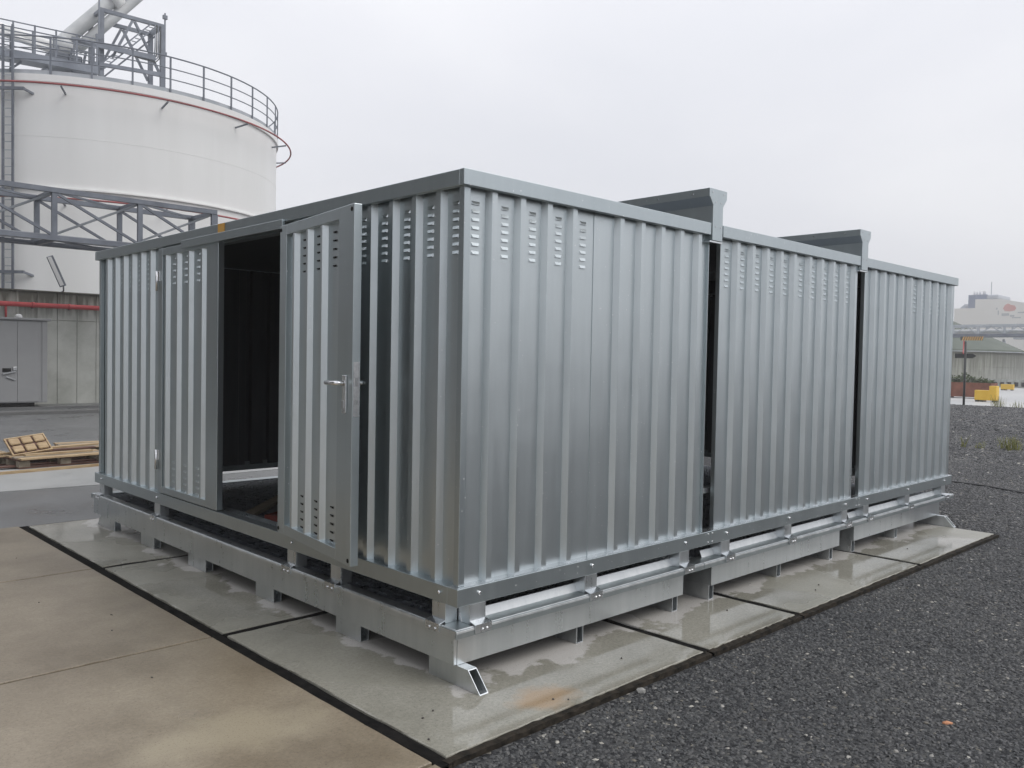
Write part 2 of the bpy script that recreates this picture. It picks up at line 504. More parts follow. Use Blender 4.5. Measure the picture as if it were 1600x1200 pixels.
# ------------------------------------------------------------------ mesh helpers
class MB:
    def __init__(self):
        self.v, self.f = [], []
    def add(self, vs, fs):
        o = len(self.v)
        self.v += [tuple(p) for p in vs]
        self.f += [tuple(i + o for i in f) for f in fs]
        return self
    def box(self, x0, x1, y0, y1, z0, z1):
        return self.add([(x0, y0, z0), (x1, y0, z0), (x1, y1, z0), (x0, y1, z0),
                         (x0, y0, z1), (x1, y0, z1), (x1, y1, z1), (x0, y1, z1)],
                        [(0, 3, 2, 1), (4, 5, 6, 7), (0, 1, 5, 4), (1, 2, 6, 5), (2, 3, 7, 6), (3, 0, 4, 7)])
    def bar(self, a, b, w, h, up=(0, 0, 1)):
        a, b = Vector(a), Vector(b)
        d = (b - a).normalized()
        s = d.cross(Vector(up))
        if s.length < 1e-4:
            s = d.cross(Vector((1, 0, 0)))
        s.normalize()
        t = s.cross(d)
        vs = []
        for p in (a, b):
            for i, j in ((-1, -1), (1, -1), (1, 1), (-1, 1)):
                vs.append(p + s * (i * w / 2) + t * (j * h / 2))
        return self.add(vs, [(3, 2, 1, 0), (4, 5, 6, 7), (0, 1, 5, 4), (1, 2, 6, 5), (2, 3, 7, 6), (3, 0, 4, 7)])
    def tube(self, pts, r, n=10, closed=False, caps=True):
        pts = [Vector(p) for p in pts]
        m = len(pts)
        vs, fs = [], []
        for i, p in enumerate(pts):
            if closed:
                d = pts[(i + 1) % m] - pts[i - 1]
            else:
                d = pts[min(i + 1, m - 1)] - pts[max(i - 1, 0)]
            d.normalize()
            s = d.cross(Vector((0, 0, 1)))
            if s.length < 1e-3:
                s = Vector((1, 0, 0))
            s.normalize()
            t = s.cross(d)
            for k in range(n):
                a = 2 * math.pi * k / n
                vs.append(p + s * (r * math.cos(a)) + t * (r * math.sin(a)))
        for i in range(m if closed else m - 1):
            j = (i + 1) % m
            for k in range(n):
                l = (k + 1) % n
                fs.append((i * n + k, i * n + l, j * n + l, j * n + k))
        if caps and not closed:
            fs.append(tuple(range(n - 1, -1, -1)))
            fs.append(tuple((m - 1) * n + k for k in range(n)))
        return self.add(vs, fs)
    def prism(self, poly, axis, a, b):
        """polygon of 2D points extruded along an axis: axis 'x' -> (y,z), 'y' -> (x,z), 'z' -> (x,y)"""
        def P(p, t):
            return (t, p[0], p[1]) if axis == 'x' else (p[0], t, p[1]) if axis == 'y' else (p[0], p[1], t)
        n = len(poly)
        vs = [P(p, a) for p in poly] + [P(p, b) for p in poly]
        fs = [tuple(range(n)), tuple(range(2 * n - 1, n - 1, -1))]
        fs += [(i, n + i, n + (i + 1) % n, (i + 1) % n) for i in range(n)]
        return self.add(vs, fs)
    def lathe(self, prof, c=(0, 0, 0), n=32, a0=0.0, a1=2 * math.pi):
        full = abs(a1 - a0 - 2 * math.pi) < 1e-6
        m = n if full else n + 1
        vs, fs = [], []
        for i in range(m):
            a = a0 + (a1 - a0) * i / n
            for r, z in prof:
                vs.append((c[0] + r * math.cos(a), c[1] + r * math.sin(a), c[2] + z))
        k = len(prof)
        for i in range(n):
            j = (i + 1) % m
            for q in range(k - 1):
                fs.append((i * k + q, j * k + q, j * k + q + 1, i * k + q + 1))
        return self.add(vs, fs)
    def mesh(self, name, m, smooth=False):
        me = bpy.data.meshes.new(name)
        me.from_pydata(self.v, [], self.f)
        me.validate()
        bm = bmesh.new()
        bm.from_mesh(me)
        bmesh.ops.recalc_face_normals(bm, faces=bm.faces)
        bm.to_mesh(me)
        bm.free()
        if m:
            me.materials.append(MAT[m])
        if smooth:
            me.polygons.foreach_set('use_smooth', [True] * len(me.polygons))
        return me
    def build(self, name, m, parent=None, smooth=False, bevel=0.0):
        return link(name, self.mesh(name, m, smooth), parent, bevel=bevel)

def link(name, me, parent=None, loc=None, rot=None, bevel=0.0):
    o = bpy.data.objects.new(name, me)
    COL.objects.link(o)
    if parent:
        o.parent = parent
    if loc:
        o.location = loc
    if rot:
        o.rotation_euler = rot
    if bevel:
        md = o.modifiers.new('bevel', 'BEVEL')
        md.width = bevel
        md.segments = 2
        md.limit_method = 'ANGLE'
        md.angle_limit = math.radians(40)
        md.harden_normals = False
    return o
def empty(name, loc=(0, 0, 0), rz=0.0):
    o = bpy.data.objects.new(name, None)
    COL.objects.link(o)
    o.location = loc
    o.rotation_euler = (0, 0, rz)
    o.empty_display_size = 0.1
    return o
def tag(o, label=None, cat=None, group=None, kind=None):
    if label:
        o['label'] = label
    if cat:
        o['category'] = cat
    if group:
        o['group'] = group
    if kind:
        o['kind'] = kind
    return o
B = lambda *a: MB().box(*a)

# ================================================================== SETTING: ground
ground = B(-700, 1300, -900, 1100, -0.30, -0.030).build('ground', 'gravel_bed')
tag(ground, kind='structure')
yard = B(-70, 6.4, 5.43, 40, -0.20, -0.012).build('asphalt_yard', 'asphalt')
tag(yard, kind='structure')
yard2 = B(-70, -6.64, -40, 5.425, -0.20, -0.016).build('asphalt_apron', 'asphalt')
tag(yard2, kind='structure')
strip = MB().prism([(-22, 7.62), (-6, 7.58), (-0.2, 7.63), (1.2, 7.5), (5.6, 7.6), (5.9, 9.6), (-22, 9.3)], 'z', -0.15, -0.007).build('concrete_path', 'pale_concrete')
tag(strip, kind='structure')

def slab_mesh(x0, x1, y0, y1, jit=0.004, thick=0.14, n=26):
    """one concrete plate with slightly crumbled arrises"""
    def ring(ins, z, amp):
        pts = []
        cs = [(x0 + ins, y0 + ins), (x1 - ins, y0 + ins), (x1 - ins, y1 - ins), (x0 + ins, y1 - ins)]
        for s in range(4):
            a, b = cs[s], cs[(s + 1) % 4]
            nx, ny = (b[1] - a[1]), -(b[0] - a[0])
            L = math.hypot(nx, ny)
            for k in range(n):
                t = k / n
                j = amp * (random.random() ** 3) if k else 0
                pts.append((a[0] + (b[0] - a[0]) * t - nx / L * j, a[1] + (b[1] - a[1]) * t - ny / L * j, z))
        return pts
    top = ring(0.0035, 0.0, jit)
    mid = ring(0.0, -0.004, jit)
    bot = ring(0.0, -thick, 0)
    m = len(top)
    mb = MB()
    mb.add(top + mid + bot, [tuple(range(m))] + [(i + m, (i + 1) % m + m, (i + 1) % m, i) for i in range(m)]
           + [(i + 2 * m, (i + 1) % m + 2 * m, (i + 1) % m + m, i + m) for i in range(m)])
    return mb

pav = B(-0.555, 6.30, -0.568, 5.405, -0.25, -0.075).build('slab_pavement', 'black_rubber')
tag(pav, kind='structure')
GX = [-0.53, 1.36, 2.39, 4.40, 6.29]
GY = [-0.56, 1.43, 3.41, 5.39]
for i in range(4):
    for j in range(3):
        slab_mesh(GX[i] + 0.032, GX[i + 1] - 0.032, GY[j] + 0.030, GY[j + 1] - 0.030).build('slab', 'slab_grey', pav)
def joint(x0, x1, y0, y1, along, parent, m='black_rubber', h=-0.010, name='joint_seal'):
    """poured joint with an uneven top"""
    n = 40
    mb = MB()
    vs, fs = [], []
    for k in range(n + 1):
        t = k / n
        za, zb = h + random.uniform(-.004, .005), h + random.uniform(-.004, .005)
        if along == 'x':
            x = x0 + (x1 - x0) * t
            vs += [(x, y0, -0.09), (x, y0, za), (x, y1, zb), (x, y1, -0.09)]
        else:
            y = y0 + (y1 - y0) * t
            vs += [(x0, y, -0.09), (x0, y, za), (x1, y, zb), (x1, y, -0.09)]
    for k in range(n):
        a, b = 4 * k, 4 * k + 4
        fs += [(a, a + 1, b + 1, b), (a + 1, a + 2, b + 2, b + 1), (a + 2, a + 3, b + 3, b + 2)]
    mb.add(vs, fs)
    return mb.build(name, m, parent)
for y in GY[1:-1]:
    joint(-0.50, 6.27, y - 0.029, y + 0.029, 'x', pav, h=-0.006)
for x in GX[1:-1]:
    joint(x - 0.031, x + 0.031, -0.53, 5.36, 'y', pav, h=-0.007)
joint(-0.562, -0.4985, -0.575, 5.40, 'y', pav, h=-0.010)
for i in range(4):
    joint(GX[i] + 0.01, GX[i + 1] - 0.01, -0.572, -0.5305, 'x', pav, 'edge_steel', h=-0.006, name='edge_strip')

pav2 = B(-6.63, -0.565, -6.6, 5.41, -0.25, -0.07).build('beige_slab_pavement', 'black_rubber')
tag(pav2, kind='structure')
BX = [-6.62, -4.60, -2.58, -0.565]
BY = [-6.55, -4.52, -2.52, -0.54, 1.44, 3.42, 5.40]
for i in range(3):
    for j in range(6):
        slab_mesh(BX[i] + 0.010, BX[i + 1] - 0.006, BY[j] + 0.010, BY[j + 1] - 0.010, jit=0.003).build('slab', 'slab_beige', pav2)

road = MB().prism([(35.7, -70), (35.6, 6), (35.5, 12), (35.3, 45), (74, 45), (74, -70)], 'z', -0.2, -0.02).build('road', 'road_concrete')
tag(road, kind='structure')
verge = MB()
for k in range(60):
    pass
vv, vf = [], []
for i in range(41):
    for j in range(9):
        y = -20 + 75 * i / 40
        x = 72 + 8 * j / 8
        vv.append((x, y, -0.02 + (0.0 if j == 0 else 0.45 * min(1, j / 4)) + random.uniform(0, .08)))
for i in range(40):
    for j in range(8):
        a = i * 9 + j
        vf.append((a, a + 9, a + 10, a + 1))
verge.add(vv, vf)
vo = verge.build('verge', 'verge_grass')
tag(vo, kind='structure')

# loose chippings: real stones near the camera (geometry-node scatter)
def stones(name, poly, density, size, seed, z=-0.033):
    mb = MB()
    mb.add([(x, y, z) for x, y in poly], [tuple(range(len(poly)))])
    o = mb.build(name, None)
    tag(o, 'dark grey crushed stone chippings covering the ground', 'gravel', kind='stuff')
    ng = bpy.data.node_groups.new(name, 'GeometryNodeTree')
    ng.interface.new_socket('Geometry', in_out='INPUT', socket_type='NodeSocketGeometry')
    ng.interface.new_socket('Geometry', in_out='OUTPUT', socket_type='NodeSocketGeometry')
    gi = ng.nodes.new('NodeGroupInput')
    go = ng.nodes.new('NodeGroupOutput')
    dist = ng.nodes.new('GeometryNodeDistributePointsOnFaces')
    dist.inputs['Density'].default_value = density
    dist.inputs['Seed'].default_value = seed
    ng.links.new(gi.outputs[0], dist.inputs['Mesh'])
    join = ng.nodes.new('GeometryNodeJoinGeometry')
    for k in range(4):
        ico = ng.nodes.new('GeometryNodeMeshIcoSphere')
        ico.inputs['Radius'].default_value = 1.0
        ico.inputs['Subdivisions'].default_value = 1
        sp = ng.nodes.new('GeometryNodeSetPosition')
        rv = ng.nodes.new('FunctionNodeRandomValue')
        rv.data_type = 'FLOAT_VECTOR'
        rv.inputs[0].default_value = (-0.33, -0.33, -0.33)
        rv.inputs[1].default_value = (0.33, 0.33, 0.33)
        rv.inputs['Seed'].default_value = 11 + k
        ng.links.new(ico.outputs['Mesh'], sp.inputs['Geometry'])
        ng.links.new(rv.outputs[0], sp.inputs['Offset'])
        tr = ng.nodes.new('GeometryNodeTransform')
        tr.inputs['Scale'].default_value = (1.0, 0.72 + 0.08 * k, 0.5 + 0.09 * k)
        ng.links.new(sp.outputs[0], tr.inputs['Geometry'])
        sm = ng.nodes.new('GeometryNodeSetMaterial')
        sm.inputs['Material'].default_value = MAT['gravel_stone']
        ng.links.new(tr.outputs[0], sm.inputs['Geometry'])
        g2i = ng.nodes.new('GeometryNodeGeometryToInstance')
        ng.links.new(sm.outputs[0], g2i.inputs[0])
        ng.links.new(g2i.outputs[0], join.inputs[0])
    inst = ng.nodes.new('GeometryNodeInstanceOnPoints')
    ng.links.new(dist.outputs['Points'], inst.inputs['Points'])
    ng.links.new(join.outputs[0], inst.inputs['Instance'])
    inst.inputs['Pick Instance'].default_value = True
    rr = ng.nodes.new('FunctionNodeRandomValue')
    rr.data_type = 'FLOAT_VECTOR'
    rr.inputs[0].default_value = (-0.7, -0.7, 0)
    rr.inputs[1].default_value = (0.7, 0.7, 6.283)
    ng.links.new(rr.outputs[0], inst.inputs['Rotation'])
    rs = ng.nodes.new('FunctionNodeRandomValue')
    rs.data_type = 'FLOAT'
    rs.inputs[2].default_value = size * 0.45
    rs.inputs[3].default_value = size * 1.4
    rs.inputs['Seed'].default_value = 5
    ng.links.new(rs.outputs[1], inst.inputs['Scale'])
    ng.links.new(inst.outputs[0], go.inputs[0])
    md = o.modifiers.new('scatter', 'NODES')
    md.node_group = ng
    return o
stones('gravel', [(-0.54, -0.592), (-0.60, -1.6), (0.6, -3.0), (2.4, -3.2), (3.4, -2.2), (3.6, -0.592)], 6000, 0.0098, 1)
stones('gravel', [(3.6, -0.592), (3.4, -2.2), (8.0, -2.2), (8.0, -0.592)], 3400, 0.0118, 2)
stones('gravel', [(6.325, -0.592), (8.0, -0.592), (8.0, -2.2), (13.0, -2.0), (13.0, 3.6), (10.5, 3.6), (6.325, 2.2)], 1500, 0.0162, 3)
stones('gravel', [(13.0, -2.0), (20.0, -2.0), (20.0, 6.5), (13.0, 4.5)], 480, 0.026, 4)
stones('gravel', [(20.0, -2.0), (35.3, 3.0), (35.3, 12.5), (20.0, 6.5)], 150, 0.042, 5)

# ================================================================== STORAGE CONTAINER
W, L = 5.178, 6.682
ZB0, ZB1 = 0.377, 0.466
ZF0, ZF1 = 2.414, 2.493
box = empty('storage_container', (0, 0, 0))
tag(box, 'large galvanised corrugated steel storage container with one door leaf swung open', 'container')

def corrugated(u0, u1, ribs, face, plane, z0, z1, depth=0.034, front=0.036, run=0.018, name='wall_panel'):
    """folded sheet; face in '-y','-x','+y','+x'; rib fronts lie on plane, valleys sit depth further in"""
    sgn = 1 if face in ('-y', '-x') else -1
    prof = [(u0, depth)]
    for c in ribs:
        if c - front / 2 - run <= u0 + 0.002 or c + front / 2 + run >= u1 - 0.002:
            continue
        prof += [(c - front / 2 - run, depth), (c - front / 2, 0.0), (c + front / 2, 0.0), (c + front / 2 + run, depth)]
    prof.append((u1, depth))
    t = 0.004
    outer = [(u, plane + sgn * d) for u, d in prof]
    inner = [(u, plane + sgn * (d + t)) for u, d in prof]
    vs, fs = [], []
    n = len(prof)
    for ring_ in (outer, inner):
        for z in (z0, z1):
            for u, v in ring_:
                vs.append((u, v, z) if face[1] == 'y' else (v, u, z))
    for i in range(n - 1):
        fs += [(i, i + 1, n + i + 1, n + i), (2 * n + i, 2 * n + i + 1, 3 * n + i + 1, 3 * n + i),
               (i, i + 1, 2 * n + i + 1, 2 * n + i), (n + i, n + i + 1, 3 * n + i + 1, 3 * n + i)]
    fs += [(0, n, 3 * n, 2 * n), (n - 1, 2 * n - 1, 4 * n - 1, 3 * n - 1)]
    mb = MB()
    mb.add(vs, fs)
    o = mb.build(name, 'zinc_sheet', box)
    o.data.materials.append(MAT['zinc_inner_shaded'])
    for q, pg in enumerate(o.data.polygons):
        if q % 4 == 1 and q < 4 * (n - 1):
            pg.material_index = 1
    return o

# pressed louvre: hood standing proud of the sheet, open below
def louver_mesh(w=0.053, h=0.018, d=0.0075):
    mb = MB()
    a, b = w / 2, w / 2 - 0.007
    mb.add([(-a, 0, h / 2), (a, 0, h / 2), (-b, -d, -h * 0.35), (b, -d, -h * 0.35), (-a, 0, -h / 2), (a, 0, -h / 2),
            (-b, -d, -h * 0.5), (b, -d, -h * 0.5)],
           [(0, 1, 3, 2), (2, 3, 7, 6), (0, 2, 6, 4), (1, 5, 7, 3)])
    return mb.mesh('louver', 'zinc_sheet')
def slot_mesh(w=0.052, h=0.011):
    mb = MB()
    mb.box(-w / 2, w / 2, -0.0012, 0.001, -h / 2, h / 2)
    me = mb.mesh('louver', 'black_hole')
    me.materials.append(MAT['zinc_bright'])
    mb2 = MB()
    return me
LOUV = louver_mesh()
def slot2():
    mb = MB()
    mb.box(-0.021, 0.021, -0.0012, 0.001, -0.0026, 0.0026)
    mb.add([(-0.026, -0.0004, -0.0075), (0.026, -0.0004, -0.0075), (0.022, 0.0, 0.0)], [(0, 1, 2)])
    me = mb.mesh('louver', 'black_hole')
    return me
SLOT = slot2()
def louvers(panel, us, rows, z_top, pitch, face, v, me=None):
    for u in us:
        for k in range(rows):
            o = link('louver', me or LOUV, panel)
            z = z_top - pitch * k
            if face == '-y':
                o.location = (u, v, z)
            elif face == '-x':
                o.location = (v, u, z)
                o.rotation_euler = (0, 0, -math.pi / 2)

PZ0, PZ1 = ZB1 - 0.03, 2.44
V = 0.034
ribs = lambda a, n: [a + 0.2 * k for k in range(n)]
# long side facing the gravel, three bays
p = corrugated(0.066, 1.042, ribs(0.23, 4), '-y', 0.030, PZ0, PZ1)
louvers(p, [0.13 + 0.2 * k for k in range(5)], 7, 2.349, 0.0405, '-y', 0.030 + V)
corrugated(1.022, 2.158, ribs(1.035 + 0.0, 6), '-y', 0.026, PZ0, PZ1)
p = corrugated(2.298, 3.352, ribs(2.51, 5), '-y', 0.030, PZ0, PZ1)
louvers(p, [2.41 + 0.2 * k for k in range(5)], 7, 2.349, 0.0405, '-y', 0.030 + V)
p = corrugated(3.332, 4.398, ribs(3.345 + 0.0, 6), '-y', 0.026, PZ0, PZ1)
louvers(p, [3.445 + 0.2 * k for k in range(5)], 7, 2.349, 0.0405, '-y', 0.026 + V)
corrugated(4.548, 5.60, ribs(4.75, 5), '-y', 0.030, PZ0, PZ1)
p = corrugated(5.58, 6.632, ribs(5.593, 6), '-y', 0.026, PZ0, PZ1)
louvers(p, [5.693 + 0.2 * k for k in range(5)], 7, 2.349, 0.0405, '-y', 0.026 + V)
# door side
p = corrugated(0.066, 1.10, ribs(0.23, 5), '-x', 0.030, PZ0, PZ1)
louvers(p, [0.13 + 0.2 * k for k in range(5)], 7, 2.349, 0.0405, '-x', 0.030 + V)
corrugated(1.085, 1.60, ribs(1.23, 2), '-x', 0.030, PZ0, PZ1)
p = corrugated(3.74, 5.10, ribs(3.955, 6), '-x', 0.030, PZ0, PZ1)
louvers(p, [4.055 + 0.2 * k for k in range(5)], 7, 2.349, 0.0405, '-x', 0.030 + V)
# the two sides turned away
for a in range(5):
    corrugated(0.06 + a * 1.31, 0.06 + (a + 1) * 1.31 + 0.01, ribs(0.17 + a * 1.31, 6), '+y', W - 0.030 - 0.002 * (a % 2), PZ0, PZ1)
for a in range(4):
    corrugated(0.06 + a * 1.27, 0.06 + (a + 1) * 1.27 + 0.01, ribs(0.17 + a * 1.27, 6), '+x', L - 0.030 - 0.002 * (a % 2), PZ0, PZ1)
# corner posts, posts at the bay joints and door jambs
for (x0, x1, y0, y1) in [(0.028, 0.068, 0.028, 0.068), (0.028, 0.068, W - 0.068, W - 0.028),
                         (L - 0.068, L - 0.028, 0.028, 0.068), (L - 0.068, L - 0.028, W - 0.068, W - 0.028)]:
    B(x0, x1, y0, y1, ZB1 + 0.002, ZF0 + 0.01).build('corner_post', 'zinc_trim', box, bevel=0.003)
for x0, x1 in [(2.154, 2.160), (2.294, 2.300), (4.394, 4.400), (4.544, 4.550)]:
    B(x0, x1, 0.040, 0.072, ZB1 + 0.002, ZF0 + 0.01).build('bay_post', 'zinc_trim', box, bevel=0.001)
for y0, y1 in [(1.60, 1.66), (3.705, 3.742)]:
    B(0.034, 0.12, y0, y1, ZB1 + 0.002, ZF0 + 0.01).build('door_jamb', 'zinc_trim', box, bevel=0.003)
for c, z in ((2.22, 0.735), (4.47, 0.66)):
    B(c - 0.20, c + 0.30, 0.095, 0.16, z - 0.035, z).build('inner_rail', 'zinc_rough', box)
# base frame
SEG = [(0.0, 2.196), (2.199, 4.446), (4.449, L)]
for a, b in SEG:
    B(a, b, 0.0, 0.078, ZB0, ZB1).build('base_beam', 'zinc_trim', box, bevel=0.003)
    B(a + 0.004, b - 0.004, 0.005, 0.075, ZB1 + 0.0003, ZB1 + 0.0016).build('ledge', 'zinc_bright', box)
    B(a + 0.002, b - 0.002, W - 0.052, W, ZB0, ZB1).build('base_beam', 'zinc_trim', box, bevel=0.003)
B(0.001, 0.078, 0.0785, W - 0.0525, ZB0, ZB1 - 0.001).build('base_beam', 'zinc_trim', box, bevel=0.003)
B(L - 0.052, L - 0.001, 0.0525, W - 0.0525, ZB0, ZB1 - 0.001).build('base_beam', 'zinc_trim', box, bevel=0.003)
# threshold track in the doorway
m = B(0.080, 0.17, 1.665, 3.70, 0.425, 0.447)
for x in (0.088, 0.112, 0.136, 0.158):
    m.box(x, x + 0.006, 1.665, 3.70, 0.4475, 0.459)
m.build('threshold', 'zinc_tray', box)
# roof edge
FS = [(0.0, 2.119), (2.262, 4.368), (4.498, L)]
for a, b in FS:
    B(a, b, 0.0, 0.035, ZF0, ZF1).build('roof_fascia', 'zinc_trim', box, bevel=0.0035)
    B(a, b, W - 0.035, W, ZF0, ZF1).build('roof_fascia', 'zinc_trim', box, bevel=0.0035)
    B(a + 0.04, b - 0.003, 0.038, W - 0.038, 2.452, 2.470).build('roof_sheet', 'zinc_inner_shaded', box)
B(0.001, 0.035, 0.0355, W - 0.0355, ZF0, ZF1 - 0.0005).build('roof_fascia', 'zinc_trim', box, bevel=0.0035)
B(L - 0.035, L - 0.001, 0.0355, W - 0.0355, ZF0, ZF1 - 0.0005).build('roof_fascia', 'zinc_trim', box, bevel=0.0035)
# cover profiles over the joints between the bays
for c in (2.1835, 4.4325):
    q = [(-0.058, 2.3795), (0.058, 2.3795), (0.058, 2.606), (0.102, 2.662), (0.102, 2.716), (-0.102, 2.716), (-0.102, 2.662), (-0.058, 2.606)]
    o = MB().prism([(c + a, z) for a, z in q], 'y', -0.006, W + 0.006).build('joint_cover', 'zinc_trim', box, bevel=0.003)
    B(c - 0.085, c + 0.058, -0.004, 0.09, 2.366, 2.378).build('joint_clip', 'zinc_bright', box, bevel=0.002)
    rv = MB()
    for k in range(11):
        for s in (-1, 1):
            rv.box(c + s * 0.1035 - 0.002, c + s * 0.1035 + 0.002, 0.12 + k * 0.28, 0.128 + k * 0.28, 2.684, 2.692)
    for (a, z) in ((-0.03, 2.47), (0.03, 2.47), (-0.03, 2.63), (0.03, 2.63), (-0.07, 2.69), (0.06, 2.69)):
        rv.box(c + a - 0.004, c + a + 0.004, -0.0095, -0.0055, z - 0.004, z + 0.004)
    rv.build('rivets', 'bolt_steel', o)
# lintel lip over the door and the orange sticker on the fascia
B(-0.022, -0.001, 1.70, 3.22, 2.366, 2.424).build('lintel', 'zinc_trim', box, bevel=0.003)
B(0.04, 0.10, 1.665, 3.70, 2.36, 2.452).build('lintel', 'zinc_trim', box)
tag(B(-0.0022, 0.0, 2.536, 2.640, 2.4165, 2.4895).build('sticker', 'orange_tape', box), 'small orange sticker on the roof edge')

# ---- door leaves: frame with a recessed ribbed sheet
def door_leaf(name_louver, rows_face, wdt=1.045, h0=0.488, h1=2.372):
    """local: hinge stile at u=0, lock stile at u=wdt, seen side towards -v, thickness 0.046"""
    fr = MB()
    st0, st1, rl = 0.105, 0.185, 0.062
    fr.box(0, st0, 0, 0.046, h0, h1)
    fr.box(wdt - st1, wdt, 0, 0.046, h0, h1)
    fr.box(st0 + 0.0005, wdt - st1 - 0.0005, 0.0005, 0.046, h0, h0 + rl)
    fr.box(st0 + 0.0005, wdt - st1 - 0.0005, 0.0005, 0.046, h1 - rl, h1)
    return fr
def sheet(u0, u1, ribs_, h0, h1, front=0.026, run=0.018, depth=0.03, v0=0.006):
    prof = [(u0, v0 + depth)]
    for c in ribs_:
        prof += [(c - front / 2 - run, v0 + depth), (c - front / 2, v0), (c + front / 2, v0), (c + front / 2 + run, v0 + depth)]
    prof.append((u1, v0 + depth))
    n = len(prof)
    vs = [(u, v, h0) for u, v in prof] + [(u, v, h1) for u, v in prof] + [(u, v + 0.004, h0) for u, v in prof] + [(u, v + 0.004, h1) for u, v in prof]
    fs = []
    for i in range(n - 1):
        fs += [(i, i + 1, n + i + 1, n + i), (2 * n + i, 2 * n + i + 1, 3 * n + i + 1, 3 * n + i)]
    mb = MB()
    mb.add(vs, fs)
    return mb

# open leaf: hinge near (-0.03, 1.66), free edge near (-0.20, 0.63)
ang = math.atan2(0.625 - 1.665, -0.200 + 0.052)
leaf = empty('door_leaf', (-0.052, 1.665, 0.0), ang)
leaf.parent = box
leaf['label'] = 'door leaf swung wide open, showing handle and lock edge'
# local x runs hinge -> lock edge; the side towards the camera is local -y after this turn
fo = door_leaf(None, None).build('leaf_frame', 'zinc_trim', leaf, bevel=0.003)
# after rotation, local -y points away from the wall
so = sheet(0.104, 0.862, [0.205, 0.41, 0.615], 0.55, 2.312).build('leaf_sheet', 'zinc_sheet', leaf)
for u in (0.308, 0.513, 0.735):
    for k in range(5):
        for zt in (2.262, 0.752):
            o = link('louver', SLOT, leaf, (u, 0.0335, zt - 0.046 * k))
for (u, z) in ((0.018, 2.345), (1.018, 2.345), (0.018, 0.515), (1.018, 0.515)):
    mb = MB()
    mb.lathe([(0.0, -0.001), (0.012, -0.001), (0.012, 0.001), (0.0, 0.001)], n=14)
    o = mb.build('grommet', 'black_hole', leaf)
    o.location = (u, -0.001, z)
    o.rotation_euler = (math.pi / 2, 0, 0)
hm = B(0.950, 0.990, -0.014, -0.001, 1.285, 1.485)
hm.build('handle_plate', 'bolt_steel', leaf, bevel=0.003)
hm = MB().tube([(0.970, -0.012, 1.443), (0.970, -0.052, 1.443), (0.955, -0.06, 1.443), (0.85, -0.06, 1.443)], 0.0125, 10)
hm.build('handle_lever', 'bolt_steel', leaf, smooth=True)
hm = MB().tube([(0.970, 0.046, 1.443), (0.970, 0.10, 1.443), (0.85, 0.105, 1.443)], 0.0125, 10)
hm.build('handle_lever', 'bolt_steel', leaf, smooth=True)
B(0.956, 0.984, -0.021, -0.0125, 1.31, 1.352).build('lock_cylinder', 'steel_pull', leaf, bevel=0.003)
lp = B(1.0455, 1.0490, 0.006, 0.040, 1.27, 1.555).build('lock_plate', 'bolt_steel', leaf)
for z0, z1 in ((1.335, 1.36), (1.43, 1.475)):
    B(1.0492, 1.0525, 0.016, 0.030, z0, z1).build('latch', 'steel_pull', leaf)

# closed leaf
leaf2 = empty('door_leaf', (0.002, 3.700, 0.0), -math.pi / 2)
leaf2.parent = box
leaf2['label'] = 'closed door leaf with two hinges'
mb = MB()
mb.box(0, 0.075, 0, 0.046, 0.472, 2.40)
mb.box(0.875, 1.062, 0, 0.046, 0.472, 2.40)
mb.box(0.0755, 0.8745, 0.0005, 0.046, 0.472, 0.524)
mb.box(0.0755, 0.8745, 0.0005, 0.046, 2.345, 2.40)
mb.build('leaf_frame', 'zinc_trim', leaf2, bevel=0.003)
sheet(0.075, 0.876, [0.12, 0.335, 0.55, 0.775], 0.522, 2.347).build('leaf_sheet', 'zinc_sheet', leaf2)
for u in (0.228, 0.443, 0.663):
    for k in range(5):
        for zt in (2.318, 0.728):
            link('louver', LOUV, leaf2, (u, 0.036, zt - 0.049 * k))
for z in (2.145, 0.73):
    h = B(0.0, 0.045, -0.012, -0.001, z, z + 0.08).build('hinge', 'bolt_steel', leaf2, bevel=0.002)
    MB().tube([(-0.004, -0.012, z - 0.075), (-0.004, -0.012, z + 0.08)], 0.010, 10).build('hinge_pin', 'bolt_steel', h, smooth=True)
# bolts along the base frame
BOLT = MB().lathe([(0.0, 0.010), (0.006, 0.010), (0.0095, 0.006), (0.0095, 0.0), (0.0, 0.0)], n=8).mesh('bolt', 'bolt_steel')
RB = [0.13, 0.985, 1.90, 2.385, 3.25, 4.20, 4.62, 5.52, 6.45]     # bracket positions, long side
LBK = [0.145, 1.085, 1.585, 3.71, 4.99]                          # bracket positions, door side
for x in RB:
    link('bolt', BOLT, box, (x + 0.01, -0.001, 0.428), (math.pi / 2, 0, 0))
for y in LBK:
    link('bolt', BOLT, box, (-0.001, y - 0.01, 0.428), (0, -math.pi / 2, 0))
for x in (2.17, 2.22, 4.42, 4.47):
    for z in (0.395, 0.45):
        link('bolt', BOLT, box, (x, -0.001, z), (math.pi / 2, 0, 0)).scale = (0.5, 0.5, 0.5)

